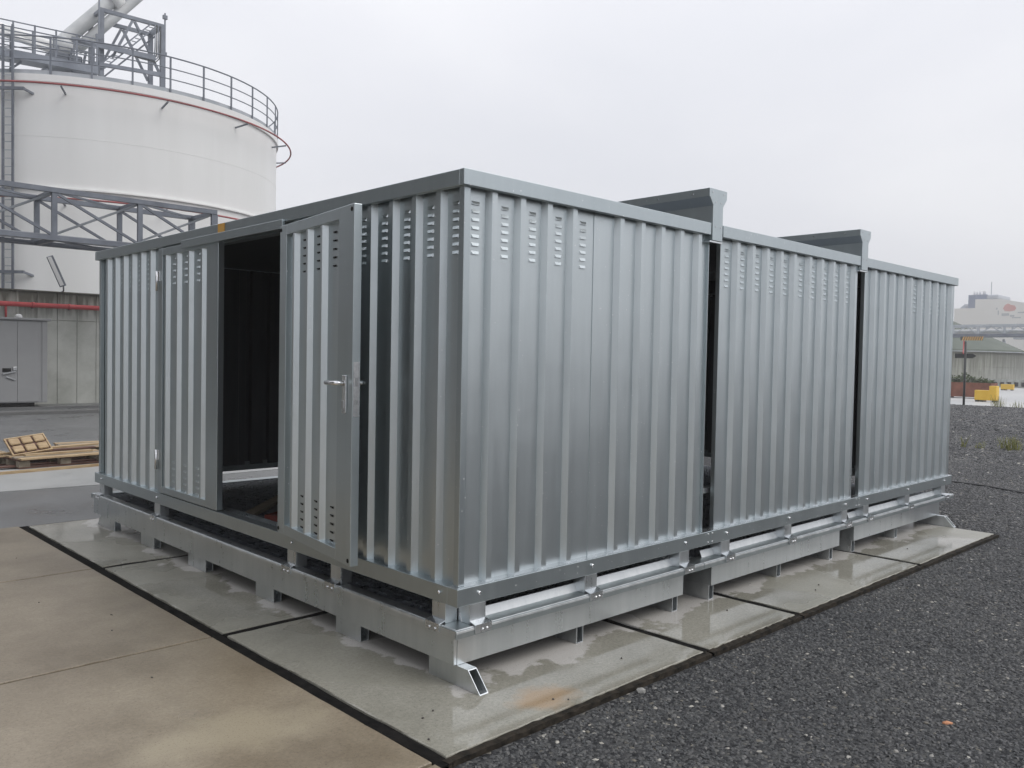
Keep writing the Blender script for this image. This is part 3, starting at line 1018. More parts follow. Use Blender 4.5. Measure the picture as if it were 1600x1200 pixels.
# ================================================================== SPILL TRAYS under the container
ZR = 0.278
FOOT_Y = [(-0.0, 0.212), (0.82, 1.07), (1.80, 2.04), (2.80, 3.10), (3.76, 4.04), (4.65, 5.00)]
def foot_tube(y0, y1, h=0.099, w=0.056, t=0.005, mitre0=0.0, mitre1=0.0):
    """hollow rectangular tube piece lying along y, ends open, optional slanted cut"""
    vs = []
    for (y, mt) in ((y0, -mitre0), (y1, mitre1)):
        for (a, b, z0, z1) in ((0, w, 0, h), (t, w - t, t, h - t)):
            f = lambda z: y + mt * (1 - z / h)
            vs += [(a, f(z0), z0), (b, f(z0), z0), (b, f(z1), z1), (a, f(z1), z1)]
    fs = []
    for i in range(4):
        j = (i + 1) % 4
        fs += [(i, j, 8 + j, 8 + i), (4 + i, 12 + i, 12 + j, 4 + j), (i, 4 + i, 4 + j, j), (8 + i, 8 + j, 12 + j, 12 + i)]
    mb = MB()
    mb.add(vs, fs)
    return mb
FEET = [foot_tube(a, b).mesh('foot', 'zinc_tray') for a, b in FOOT_Y]
FEETM0 = foot_tube(-0.085, 0.212, mitre0=0.09).mesh('foot', 'zinc_tray')
FEETM1 = foot_tube(4.65, 5.00, mitre1=0.09).mesh('foot', 'zinc_tray')
def tray(x0, x1, rx0, rx1, skids, label, br):
    t = empty('spill_tray', (x0, 0, 0))
    tag(t, label, 'tray', 'steel spill trays under the container')
    def put(mb, name, m, bevel=0.0, par=None):
        o = mb.build(name, m, par or t, bevel=bevel)
        o.location = (-x0, 0, 0)
        return o
    Y0, Y1 = -0.006, 5.13
    mb = MB()
    mb.box(x0, x1, Y0, Y0 + 0.006, 0.1005, 0.262)
    mb.box(x0, x1, Y1 - 0.006, Y1, 0.1005, 0.262)
    mb.box(x0, x0 + 0.006, Y0 + 0.0065, Y1 - 0.0065, 0.1005, 0.262)
    mb.box(x1 - 0.006, x1, Y0 + 0.0065, Y1 - 0.0065, 0.1005, 0.262)
    mb.box(x0 + 0.0065, x1 - 0.0065, Y0 + 0.0065, Y1 - 0.0065, 0.1005, 0.107)
    put(mb, 'basin', 'zinc_tray')
    # rim: flat flange with a turned-down lip, long sides
    for s, ya, yb, yl in ((1, -0.034, 0.10, -0.034), (-1, 5.03, 5.158, 5.154)):
        mb = MB()
        mb.box(rx0, rx1, ya, yb, ZR - 0.005, ZR)
        mb.box(rx0, rx1, yl, yl + 0.004, 0.236, ZR - 0.0053)
        put(mb, 'rim', 'zinc_trim', bevel=0.0015)
    mb = MB()
    mb.prism([(0.060, 0.2785), (0.066, 0.2785), (0.084, 0.322), (0.078, 0.322)], 'x', rx0 + 0.115, rx1 - 0.03)
    put(mb, 'upstand', 'zinc_rough')
    put(MB().prism([(-0.0350, 0.262), (-0.0345, 0.272), (-0.026, 0.2795), (-0.020, 0.2788), (-0.0335, 0.262)], 'x', rx0 + 0.004, rx1 - 0.001), 'rim_edge', 'zinc_rough')
    if rx0 < 0:
        mb = MB()
        mb.box(-0.030, 0.05, 0.1005, 5.029, ZR - 0.005, ZR - 0.0005)
        mb.box(-0.030, -0.026, -0.02, 5.14, 0.236, ZR - 0.0055)
        put(mb, 'rim', 'zinc_tray', bevel=0.0015)
        put(MB().prism([(-0.0312, 0.264), (-0.0305, 0.2725), (-0.0225, 0.2795), (-0.017, 0.2788), (-0.0295, 0.264)], 'y', -0.03, 5.14), 'rim_edge', 'zinc_rough')
        put(B(-0.0215, -0.001, -0.005, 5.125, 0.1015, 0.236), 'side_plate', 'zinc_tray', bevel=0.002)
    # grating of flat bars inside the rim
    gx0, gx1 = max(rx0, 0.0) + 0.052, min(rx1, 6.60) - 0.03
    mb = MB()
    y = 0.12
    while y < 5.02:
        mb.box(gx0, gx1, y, y + 0.004, 0.246, 0.272)
        y += 0.034
    x = gx0 + 0.01
    while x < gx1:
        mb.box(x, x + 0.004, 0.118, 5.02, 0.252, 0.2705)
        x += 0.05
    g = put(mb, 'grating', 'grating_steel')
    tag(g, kind='stuff')
    # skids cut into feet so that forks can pass
    for (sx, mitred) in skids:
        for k, me in enumerate(FEET):
            q = FEETM0 if (mitred and k == 0) else FEETM1 if (mitred and k == 5) else me
            link('foot', q, t, (sx - x0, 0.0 if mitred else 0.012, 0.0), bevel=0.0015)
    # angle brackets that carry the container frame
    for x in br:
        mb = MB()
        mb.box(x - 0.045, x + 0.060, 0.004, 0.010, ZR + 0.001, ZB0 - 0.001)
        mb.box(x - 0.045, x - 0.039, 0.0105, 0.09, ZR + 0.001, ZB0 - 0.001)
        o = put(mb, 'bracket', 'zinc_tray', bevel=0.001)
        c = MB().prism([(-0.0410, 0.243), (-0.0355, 0.243), (-0.0355, 0.280), (0.0035, 0.291), (0.0035, 0.296), (-0.0410, 0.285)], 'x', x - 0.046, x + 0.062)
        co = c.build('clip', 'zinc_bright', o)
        for dx in (0.004, 0.034):
            bo = link('bolt', BOLT, o, (x + dx, -0.0405, 0.258), (math.pi / 2, 0, 0))
            bo.scale = (0.62, 0.62, 0.62)
    return t
t1 = tray(0.0, 1.888, -0.034, 2.078, [(0.0, True), (0.89, False), (1.80, False)],
          'galvanised spill tray nearest the camera with a mitred tube foot', RB[:3])
t2 = tray(2.212, 4.106, 2.081, 4.300, [(2.214, False), (3.12, False), (3.97, False)],
          'middle spill tray between the two others under the container', RB[3:6])
t3 = tray(4.378, 6.336, 4.303, 6.650, [(4.38, False), (5.28, False), (6.26, True)],
          'spill tray at the far right end of the container', RB[6:])
for y in LBK:
    mb = MB()
    mb.box(0.004, 0.010, y - 0.052, y + 0.052, ZR + 0.001, ZB0 - 0.001)
    mb.box(0.0105, 0.08, y - 0.052, y - 0.047, ZR + 0.001, ZB0 - 0.001)
    o = mb.build('bracket', 'zinc_tray', t1, bevel=0.001)
    c = MB().prism([(-0.0370, 0.243), (-0.0317, 0.243), (-0.0317, 0.280), (0.0035, 0.291), (0.0035, 0.296), (-0.0370, 0.285)], 'y', y - 0.053, y + 0.053)
    c.build('clip', 'zinc_bright', o)
    for dy in (-0.025, 0.02):
        bo = link('bolt', BOLT, o, (-0.0365, y + dy, 0.258), (0, -math.pi / 2, 0))
        bo.scale = (0.62, 0.62, 0.62)

# things lying inside on the grating
pl = MB().bar((0.42, 3.05, 0.315), (1.35, 3.95, 0.315), 0.10, 0.028).build('plank', 'wood_grey')
tag(pl, 'grey timber plank lying on the grating inside the doorway', 'plank')
cr_ = empty('crate', (0.66, 2.83, 0.2735), 0.5)
cr_.scale = (0.7, 0.7, 0.8)
tag(cr_, 'low dark red crate on the grating inside the doorway', 'crate')
MB().box(-0.2, 0.2, -0.15, -0.135, 0, 0.10).box(-0.2, 0.2, 0.135, 0.15, 0, 0.10).build('side', 'red_plastic', cr_)
MB().box(-0.2, -0.185, -0.134, 0.134, 0, 0.10).box(0.185, 0.2, -0.134, 0.134, 0, 0.10).build('end', 'red_plastic', cr_)
MB().box(-0.184, 0.184, -0.134, 0.134, 0, 0.012).build('base', 'black_hole', cr_)

# ================================================================== small debris
def chip(name, loc, s, m, seed):
    rnd = random.Random(seed)
    bm = bmesh.new()
    bmesh.ops.create_icosphere(bm, subdivisions=1, radius=1.0)
    for v in bm.verts:
        v.co = Vector((v.co.x * s[0] * rnd.uniform(.7, 1.2), v.co.y * s[1] * rnd.uniform(.7, 1.2), max(-0.6, v.co.z) * s[2] * rnd.uniform(.7, 1.2)))
    lo = min(v.co.z for v in bm.verts)
    for v in bm.verts:
        v.co.z -= lo
    bmesh.ops.rotate(bm, verts=bm.verts, matrix=Matrix.Rotation(rnd.uniform(0, 6.28), 3, 'Z'))
    me = bpy.data.meshes.new(name)
    bm.to_mesh(me)
    bm.free()
    me.materials.append(MAT[m])
    return link(name, me, None, loc)
tag(chip('stone', (0.67, -0.605, -0.035), (0.030, 0.022, 0.022), 'stone_grey', 1), 'grey angular stone against the edge of the nearest slab', 'stone')
tag(chip('stone', (0.81, -0.72, -0.036), (0.026, 0.012, 0.007), 'stone_white', 2), 'flat white stone chip on gravel near the slab edge', 'stone')
tag(chip('brick_fragment', (1.43, -1.75, -0.036), (0.030, 0.012, 0.012), 'brick_bit', 3), 'pale orange brick fragment lying on the gravel', 'brick')
tag(chip('brick_fragment', (1.02, -1.93, -0.036), (0.010, 0.009, 0.008), 'brick_bit', 4), 'tiny orange brick crumb on gravel by the lower frame edge', 'brick')
for k, (x, y) in enumerate([(0.23, -0.43), (0.28, -0.48), (-0.35, -0.19), (-0.27, -0.16), (-0.46, -0.37), (0.9, -0.30), (2.1, -0.2), (3.0, -0.35), (3.15, -0.3), (4.9, -0.25)]):
    tag(chip('pebble', (x, y, 0.0), (0.0075, 0.006, 0.005), 'stone_dark', 20 + k), 'small dark stone chip lying loose on a grey concrete slab', 'pebble', 'stone chips on the grey slabs')
for k, (x, y) in enumerate([(-1.05, 1.05), (-0.85, 2.2), (-0.9, 4.1), (-1.1, 2.75), (-0.95, 1.9)]):
    tag(chip('pebble', (x, y, 0.0), (0.011, 0.005, 0.003), 'stone_dark', 50 + k), 'dark bit of grit lying on a beige concrete slab', 'pebble', 'grit on the beige slabs')
cb = MB().tube([(9.0, 1.95, -0.02), (9.6, 1.3, -0.022), (9.95, 1.05, -0.02), (9.85, 0.6, -0.018), (9.6, 0.1, -0.02), (9.3, -0.7, -0.02), (8.9, -1.8, -0.022)], 0.016, 8).build('cable', 'cable_black', smooth=True)
tag(cb, 'black cable lying across the gravel behind the container', 'cable')

# ================================================================== BACKGROUND LEFT
# retaining wall with formwork panels
wall = B(-26, 15, 23.24, 23.6, -0.1, 3.19).build('retaining_wall', 'wall_concrete')
tag(wall, 'weathered concrete retaining wall with a dark stained top edge', 'wall')
x = -2.02
while x < 8.4:
    B(x + 0.006, x + 0.514, 23.2, 23.238, -0.05, 2.415).build('panel', 'wall_concrete', wall, bevel=0.006)
    B(x + 0.006, x + 0.514, 23.2, 23.238, 2.43, 3.2).build('panel', 'wall_concrete', wall, bevel=0.006)
    x += 0.52
B(-26, 15, 23.15, 23.65, 3.205, 3.24).build('coping', 'wall_concrete', wall)
fp = empty('fire_pipe', (0, 23.06, 2.82))
tag(fp, 'red pipe running along the top of the concrete wall', 'pipe')
o = MB().tube([(-20, 0, 0), (9, 0, 0)], 0.068, 14).build('pipe', 'red_paint', fp, smooth=True)
for x in (-0.4, 2.1, 4.05, 4.98, 7.2):
    MB().tube([(x, 0, 0), (x + 0.07, 0, 0)], 0.080, 14).build('coupling', 'red_paint', fp, smooth=True)
    B(x + 0.03, x + 0.06, 0.06, 0.135, -0.10, 0.02).build('pipe_clip', 'grey_steel', fp)
MB().tube([(3.42, 0, -0.04), (3.42, 0, -0.42)], 0.03, 10).build('branch', 'red_paint', fp, smooth=True)
kerb = B(-26, 9, 19.85, 20.25, -0.05, 0.075).build('kerb', 'hall_dark', bevel=0.01)
tag(kerb, kind='structure')
plinth = B(-26, 9, 22.0, 23.19, -0.05, 0.05).build('concrete_apron', 'asphalt')
tag(plinth, kind='structure')

# control cabinet
cab = empty('control_cabinet', (1.9, 22.55, 0))
tag(cab, 'grey metal control cabinet standing against the concrete wall', 'cabinet')
B(-2.3, 2.30, -0.42, 0.45, 0.16, 2.36).build('body', 'cabinet_grey', cab, bevel=0.01)
B(-2.36, 2.38, -0.50, 0.50, 2.362, 2.42).build('roof', 'cabinet_grey', cab, bevel=0.008)
B(-2.2, 2.0, -0.36, 0.4, 0.0, 0.159).build('base', 'black_hole', cab)  # black block in place of the shaded gap under the cabinet
for a, b in ((-2.26, -1.13), (-1.12, 0.0), (0.36, 1.61), (1.62, 2.15)):
    pass
for a, b in ((-2.27, -0.68), (-0.66, 0.94), (0.96, 1.565), (1.575, 2.10)):
    B(a, b, -0.438, -0.4205, 0.19, 2.33).build('door', 'cabinet_grey', cab, bevel=0.004)
B(2.16, 2.295, -0.440, -0.4205, 0.165, 2.355).build('corner_trim', 'cabinet_grey', cab, bevel=0.02)
hd = B(1.46, 1.56, -0.475, -0.4385, 1.02, 1.12).build('handle', 'steel_pull', cab, bevel=0.012)
MB().bar((1.22, -0.48, 0.93), (1.52, -0.48, 1.0), 0.03, 0.035).build('handle_lever', 'steel_pull', cab)
MB().bar((1.30, -0.47, 0.86), (1.52, -0.47, 0.78), 0.02, 0.04).build('handle_lever', 'steel_pull', cab)
B(1.22, 1.42, -0.45, -0.4385, 0.98, 1.08).build('lock_recess', 'black_hole', cab)
MB().lathe([(0.0, 0.10), (0.06, 0.085), (0.09, 0.04), (0.09, 0.0)], (1.6, -0.43, 2.421), 12).build('vent_cap', 'sign_white', cab, smooth=True)

# wall light on a bent arm
wl = empty('wall_light', (4.83, 22.95, 3.2))
tag(wl, 'slim tilted strip light on a short arm above the concrete wall', 'light')
MB().tube([(0.03, 0.32, 0.03), (0.03, 0.1, 0.06), (0.0, 0.0, 0.20)], 0.02, 8).build('arm', 'grey_steel', wl, smooth=True)
MB().bar((-0.01, 0.0, 0.18), (-0.36, 0.0, 1.0), 0.16, 0.10, up=(0, 1, 0)).build('housing', 'grey_steel', wl, bevel=0.01)
MB().bar((-0.055, -0.062, 0.20), (-0.385, -0.062, 0.97), 0.10, 0.022, up=(0, 1, 0)).build('lens', 'sign_white', wl)

# unseen hall, added and sized to darken what the door side mirrors
wh = empty('unseen_warehouse', (-20.5, 26, 0))
tag(wh, 'unseen dark grey hall, added to darken the reflection in the container doors', 'building')
B(-12, 12, -24, 24, -0.05, 13.0).build('wall', 'hall_dark', wh)
MB().prism([(-12.4, 13.01), (12.4, 13.01), (0, 15.5)], 'y', -24.4, 24.4).build('roof', 'grey_steel', wh)
for y in (-16, -4, 8, 18):
    B(12.001, 12.08, y - 2, y + 2, 0.0, 4.4).build('roller_door', 'cabinet_grey', wh)

# pallets and loose boards
def pallet(loc, rz, label, grp='wooden pallets by the path'):
    t = empty('pallet', loc, rz)
    tag(t, label, 'pallet', grp)
    for k in range(5):
        y = -0.40 + k * 0.2
        B(-0.6, 0.6, y - (0.05 if k % 2 else 0.07), y + (0.05 if k % 2 else 0.07), 0.122, 0.144).build('deck_board', 'wood_grey' if k in (1, 3) else 'wood_pale', t, bevel=0.002)
    for xx in (-0.53, 0.0, 0.53):
        B(xx - 0.07, xx + 0.07, -0.4, 0.4, 0.1005, 0.1215).build('stringer_board', 'wood_dark', t)
        for yy in (-0.34, 0.0, 0.34):
            B(xx - 0.07, xx + 0.07, yy - 0.05, yy + 0.05, 0.0225, 0.1).build('block', 'wood_grey', t)
    for yy in (-0.34, 0.0, 0.34):
        B(-0.6, 0.6, yy - 0.05, yy + 0.05, 0.0, 0.022).build('bottom_board', 'wood_dark', t)
    return t
pallet((0.98, 9.95, -0.006), 0.12, 'wooden pallet nearest the container, tan deck boards on blocks')
pallet((-0.1, 10.45, -0.012), 0.02, 'wooden pallet at the left picture edge beneath the moulded board')
pallet((1.95, 10.9, -0.012), -0.05, 'wooden pallet behind the nearest pallet, mostly hidden by the container')
b1 = MB().bar((-0.55, 9.0, 0.010), (1.75, 9.30, 0.010), 0.045, 0.034).build('timber_batten', 'wood_pale')
tag(b1, 'long thin timber batten lying on the pale concrete path', 'timber')
b2 = MB().bar((0.55, 9.72, 0.152), (1.45, 9.86, 0.152), 0.10, 0.024).build('board', 'wood_pale')
tag(b2, 'loose tan board lying across the front of the nearest pallet', 'board')
b3 = MB().bar((0.8, 10.45, 0.150), (2.1, 10.35, 0.205), 0.14, 0.024).build('board', 'wood_pale')
tag(b3, 'loose tan board bridging from the pallet to the container side', 'board')
for k, (a, b, lab, m_) in enumerate([((-0.35, 10.15, 0.150), (0.50, 10.10, 0.152), 'loose tan board on the left pallet beside the moulded board', 'wood_pale'),
                                  ((0.2, 9.62, 0.02), (1.7, 9.80, 0.02), 'dark red-brown plank on the ground before the nearest pallet', 'wood_dark'),
                                  ((0.75, 10.12, 0.156), (1.6, 10.2, 0.158), 'dark red-brown board on top of the nearest pallet', 'wood_dark')]):
    tag(MB().bar(a, b, 0.11, 0.022).build('board', m_), lab, 'board')
# moulded board: rim and two rows of three cups
mbrd = empty('moulded_board', (0.67, 10.0, 0.255))
mbrd.rotation_euler = (math.radians(38), math.radians(-6), 0.12)
tag(mbrd, 'tan moulded wood board with rounded cups propped on the pallets', 'board')
mb = MB()
mb.box(-0.26, 0.26, -0.17, 0.17, 0.0, 0.012)
for a, b, c, d in ((-0.26, 0.26, -0.17, -0.152), (-0.26, 0.26, 0.152, 0.17)):
    mb.box(a, b, c, d, 0.0125, 0.028)
for a, b in ((-0.26, -0.24), (0.24, 0.26)):
    mb.box(a, b, -0.1515, 0.1515, 0.0125, 0.028)
mb.build('tray_base', 'wood_pale', mbrd, bevel=0.003)
B(-0.238, 0.238, -0.150, 0.150, 0.0122, 0.0135).build('recess_shade', 'wood_dark', mbrd)  # dark sheet paints the shadow between the cups; the board itself is tan
for i in range(3):
    for j in range(2):
        B((i - 1) * 0.158 - 0.068, (i - 1) * 0.158 + 0.068, (j - 0.5) * 0.148 - 0.060, (j - 0.5) * 0.148 + 0.060, 0.0125, 0.050).build('cup', 'wood_pale', mbrd, bevel=0.024)

# truss bridge
tb = empty('truss_bridge', (0, 20.75, 0))
tag(tb, 'grey steel truss footbridge crossing in front of the white tank', 'bridge')
PX = [-4.50, -2.43, -0.37, 1.70, 3.77, 5.84, 7.88]
for yy, nm in ((-0.75, 'f'), (0.75, 'r')):
    B(PX[0], PX[-1] + 0.06, yy - 0.07, yy + 0.07, 5.48, 5.60).build('top_chord', 'grey_steel', tb)
    B(PX[0], PX[-1] + 0.06, yy - 0.07, yy + 0.07, 4.30, 4.42).build('bottom_chord', 'grey_steel', tb)
    for k, px in enumerate(PX):
        w2 = 0.06 if k < 6 else 0.085
        B(px - w2, px + w2, yy - 0.05, yy + 0.05, 4.4205, 5.4795).build('post', 'grey_steel', tb)
    for k in range(6):
        a, b = PX[k], PX[k + 1]
        off = -0.012 if nm == 'f' else 0.012
        MB().bar((a + 0.06, yy + off, 5.46), (b - 0.06, yy + off, 4.44), 0.06, 0.075, up=(0, 1, 0)).build('diagonal', 'grey_steel', tb)
for k, px in enumerate(PX):
    for z in (5.51, 4.33):
        B(px - 0.05, px + 0.05, -0.679, 0.679, z - 0.04, z + 0.06).build('cross_beam', 'grey_steel', tb)
for k in range(6):
    for z in (5.52, 4.32):
        MB().bar((PX[k] + 0.05, -0.66, z), (PX[k + 1] - 0.05, 0.66, z), 0.07, 0.05).build('wind_brace', 'grey_steel', tb)
    MB().bar((PX[k] + 0.05, 0.68, 4.45), (PX[k + 1] - 0.05, -0.68, 5.46), 0.05, 0.05).build('sway_brace', 'pale_steel', tb)
mb = MB()
y = -0.62
while y < 0.63:
    mb.box(PX[0], PX[-1], y, y + 0.012, 4.425, 4.46)
    y += 0.07
x = PX[0]
while x < PX[-1]:
    mb.box(x, x + 0.02, -0.62, 0.63, 4.427, 4.452)
    x += 0.22
tag(mb.build('walkway_grating', 'pale_steel', tb), kind='stuff')
for yy in (-0.75, 0.75):
    B(7.80, 7.94, yy - 0.07, yy + 0.07, -0.02, 4.299).build('leg', 'grey_steel', tb)
    B(-4.58, -4.44, yy - 0.07, yy + 0.07, -0.02, 4.299).build('leg', 'grey_steel', tb)

# ---- white storage tank
TC, TR = (9.90, 34.87), 6.93
tank = empty('storage_tank', (TC[0], TC[1], 0))
tag(tank, 'big white cylindrical storage tank with handrail and red ring pipe', 'tank')
mb = MB()
prof = [(TR, -0.05), (TR, 5.35), (TR, 10.72)]
mb.lathe(prof, n=128)
sh = mb.build('shell', 'tank_white', tank, smooth=True)
MB().lathe([(TR + 0.001, 10.72), (TR + 0.08, 10.74), (TR + 0.08, 10.98), (TR - 0.10, 10.985), (TR - 0.75, 11.02)], n=128).build('rim', 'tank_white', tank)
MB().lathe([(TR - 0.7, 11.0), (4.2, 11.75), (1.6, 12.25), (0.0, 12.35)], n=96).build('roof', 'tank_white', tank, smooth=True)
MB().lathe([(TR + 0.02, 10.985), (TR + 0.02, 11.13), (TR + 0.005, 11.13), (TR + 0.005, 10.985)], n=128).build('toe_board', 'pale_steel', tank)
a_lo, a_hi = 0, 2 * math.pi
NP = 34
POST = B(-0.03, 0.03, -0.02, 0.02, 10.985, 12.27).mesh('rail_post', 'grey_steel')
for k in range(NP):
    a = 2 * math.pi * (k + 0.42) / NP
    link('rail_post', POST, tank, ((TR + 0.045) * math.cos(a), (TR + 0.045) * math.sin(a), 0), (0, 0, a + math.pi / 2))
for z, r in ((12.26, 0.027), (11.85, 0.021), (11.47, 0.021)):
    MB().tube([((TR + 0.045) * math.cos(2 * math.pi * k / 96), (TR + 0.045) * math.sin(2 * math.pi * k / 96), z) for k in range(96)], r, 6, closed=True).build('rail', 'grey_steel', tank, smooth=True)
for z, rr in ((10.53, 7.55), (6.72, 7.52)):
    MB().tube([(rr * math.cos(2 * math.pi * k / 120), rr * math.sin(2 * math.pi * k / 120), z) for k in range(-80, 22)], 0.034, 8).build('ring_pipe', 'red_dull', tank, smooth=True)
    for k in range(14):
        a = 2 * math.pi * k / 14 + 0.17
        MB().bar((TR * math.cos(a), TR * math.sin(a), z - 0.15), ((rr - 0.02) * math.cos(a), (rr - 0.02) * math.sin(a), z - 0.06), 0.05, 0.05).build('pipe_bracket', 'grey_steel', tank)
MB().lathe([(TR + 0.001, 7.10), (TR + 0.09, 7.11), (TR + 0.09, 7.16), (TR + 0.001, 7.17)], n=128).build('wind_girder', 'tank_white', tank)
for z in (3.6, 5.35, 8.9):
    MB().tube([((TR + 0.001) * math.cos(2 * math.pi * k / 128), (TR + 0.001) * math.sin(2 * math.pi * k / 128), z) for k in range(128)], 0.005, 5, closed=True).build('weld_seam', 'tank_white', tank, smooth=True)
# ladder up the shell
la = math.atan2(29.81 - TC[1], 5.14 - TC[0])
lad = empty('ladder', ((TR + 0.20) * math.cos(la), (TR + 0.20) * math.sin(la), 0), la + math.pi / 2)
lad.parent = tank
for s in (-0.165, 0.165):
    B(s - 0.035, s + 0.035, -0.03, 0.03, 3.0, 12.55).build('stile', 'grey_steel', lad)
RUNG = B(-0.129, 0.129, -0.015, 0.015, -0.015, 0.015).mesh('rung', 'pale_steel')
for k in range(32):
    link('rung', RUNG, lad, (0, 0, 3.3 + 0.28 * k))
for z in (4.22, 10.42):
    B(-0.9, 0.55, -0.04, 0.04, z - 0.05, z + 0.05).build('ladder_bracket', 'grey_steel', lad)
    MB().bar((0.51, 0.0, z), (0.75, 0.30, z - 0.12), 0.07, 0.07).build('ladder_bracket', 'grey_steel', lad)

# gantry, ducts and walkway on the tank roof
gt = empty('roof_gantry', (10.29, 33.0, 11.2))
tag(gt, 'grey steel gantry frame with cable ladder on top of the tank', 'gantry')
def gbar(name, a, b, w, h, m='grey_steel', par=None, up=(0, 1, 0)):
    o = MB().bar(a, b, w, h, up=up).build(name, m, gt if par is None else par)
    o.location = (-10.29, -33.0, -11.2) if par is None else o.location
    return o
for yy in (33.0, 34.3):
    gbar('post', (9.09, yy, 11.75), (9.09, yy, 15.15), 0.15, 0.15)
    gbar('post', (11.50, yy, 11.6), (11.50, yy, 15.15), 0.17, 0.17)
    gbar('top_beam', (9.02, yy, 15.17), (11.58, yy, 15.20), 0.14, 0.14)
    gbar('brace', (10.28, yy, 15.08), (9.50, yy, 13.4), 0.09, 0.09)
    gbar('brace', (10.36, yy, 15.08), (11.40, yy, 13.2), 0.09, 0.09)
gbar('cross_beam', (9.09, 33.08, 15.17), (9.09, 34.22, 15.17), 0.13, 0.13, up=(0, 0, 1))
gbar('cross_beam', (11.5, 33.08, 15.19), (11.5, 34.22, 15.19), 0.13, 0.13, up=(0, 0, 1))
gbar('floor_beam', (8.6, 32.9, 12.94), (11.4, 32.9, 13.16), 0.14, 0.12)
gbar('floor_beam', (7.9, 32.7, 13.62), (11.1, 32.7, 13.72), 0.20, 0.06)
for o_ in (0.0, 0.26):                                                      # cable ladder rising to the right
    gbar('cable_ladder_rail', (8.9 + o_, 32.86, 12.85), (11.0 + o_, 32.86, 15.15), 0.05, 0.08)
for k in range(16):
    t = k / 15
    p0 = Vector((8.93, 32.86, 12.85)).lerp(Vector((11.0, 32.86, 15.12)), t)
    gbar('cable_ladder_rung', p0 + Vector((0.03, 0, 0)), p0 + Vector((0.24, 0, 0.0)), 0.03, 0.03)
gbar('stair_string', (9.25, 33.5, 12.6), (11.35, 33.5, 14.85), 0.06, 0.16)
for k, dx in enumerate((0.0, 0.07, 0.14, 0.2)):
    pts = [(11.12 + dx, 32.8, 15.1), (11.12 + dx, 32.8, 14.2), (11.10 + dx, 32.8, 13.86 - dx * .5), (10.95 + dx, 32.8, 13.70 - dx * .6), (10.6, 32.8, 13.68 - dx * .5), (9.0, 32.8, 13.78 - dx * .4)]
    o = MB().tube(pts, 0.026, 6).build('cable', 'sign_back' if k % 2 else 'grey_steel', gt, smooth=True)
    o.location = (-10.29, -33.0, -11.2)
ms = empty('lamp_mast', (11.68, 33.2, 11.6))
tag(ms, 'thin lamp mast right of the gantry on the tank', 'mast')
MB().tube([(0, 0, 0), (0, 0, 4.25)], 0.035, 8).build('pole', 'grey_steel', ms, smooth=True)
B(-0.09, 0.09, -0.06, 0.06, 4.0, 4.16).build('lamp_head', 'grey_steel', ms, bevel=0.01)
B(-0.07, 0.07, -0.05, 0.05, 2.5, 2.62).build('mast_clamp', 'grey_steel', ms)
ms2 = empty('lamp_mast', (8.93, 32.8, 11.6))
tag(ms2, 'thin lamp mast at the left post of the gantry', 'mast')
MB().tube([(0, 0, 0), (0, 0, 4.4)], 0.035, 8).build('pole', 'grey_steel', ms2, smooth=True)
B(-0.2, 0.0, -0.06, 0.06, 3.92, 4.05).build('lamp_head', 'grey_steel', ms2, bevel=0.01)
B(-0.12, 0.05, -0.05, 0.05, 2.3, 2.5).build('mast_clamp', 'grey_steel', ms2)
d1 = empty('duct', (7.7, 34.0, 12.0))
tag(d1, 'wide grey duct rising right from the tank centre', 'duct')
MB().tube([(0.0, 0, 1.55), (0.26, 0, 1.87), (2.12, 0, 4.07), (3.4, 0, 5.58)], 0.27, 20).build('pipe', 'duct_grey', d1, smooth=True)
MB().tube([(2.02, -0.05, 3.95), (2.3, -0.05, 4.28)], 0.40, 18).build('flange', 'tank_white', d1, smooth=True)
d2 = empty('duct', (8.5, 34.0, 12.0))
tag(d2, 'narrower grey duct rising parallel below the wide duct', 'duct')
MB().tube([(0.0, 0, 1.72), (0.29, 0, 2.06), (2.21, 0, 4.34), (3.3, 0, 5.63)], 0.21, 16).build('pipe', 'duct_grey', d2, smooth=True)
d3 = empty('duct', (5.5, 33.4, 13.5))
tag(d3, 'upper of two pale pipes reaching the tank centre from the left edge', 'duct')
MB().tube([(-5.0, -1.2, 0.62), (0.0, 0, 0.16), (2.1, 0.4, 0.05), (2.4, 0.5, -0.5)], 0.15, 14).build('pipe', 'tank_white', d3, smooth=True)
d4 = empty('duct', (5.5, 33.2, 13.2))
tag(d4, 'lower of two pale pipes reaching the tank centre from the left edge', 'duct')
MB().tube([(-5.0, -1.2, 0.60), (0.0, 0, 0.18), (2.1, 0.4, 0.05), (2.4, 0.5, -0.9)], 0.12, 14).build('pipe', 'tank_white', d4, smooth=True)
hub = empty('roof_hopper', (7.85, 33.6, 11.7))
tag(hub, 'pale round inlet hopper where the ducts meet on the tank', 'hopper')
MB().lathe([(0.0, 2.28), (0.10, 2.26), (0.12, 2.18), (0.34, 2.05), (0.40, 1.75), (0.30, 1.5)], n=20).build('cap', 'duct_grey', hub, smooth=True)
B(-0.55, 0.6, -0.4, 0.4, 0.6, 1.5).build('housing', 'grey_steel', hub, bevel=0.04)
for a, b in ((-0.5, 0.35), (0.0, 0.5), (0.5, 0.3)):
    MB().bar((a, -0.45, 0.5), (a + 0.2, -0.45, 1.7), 0.08, 0.08).build('strut', 'grey_steel', hub)
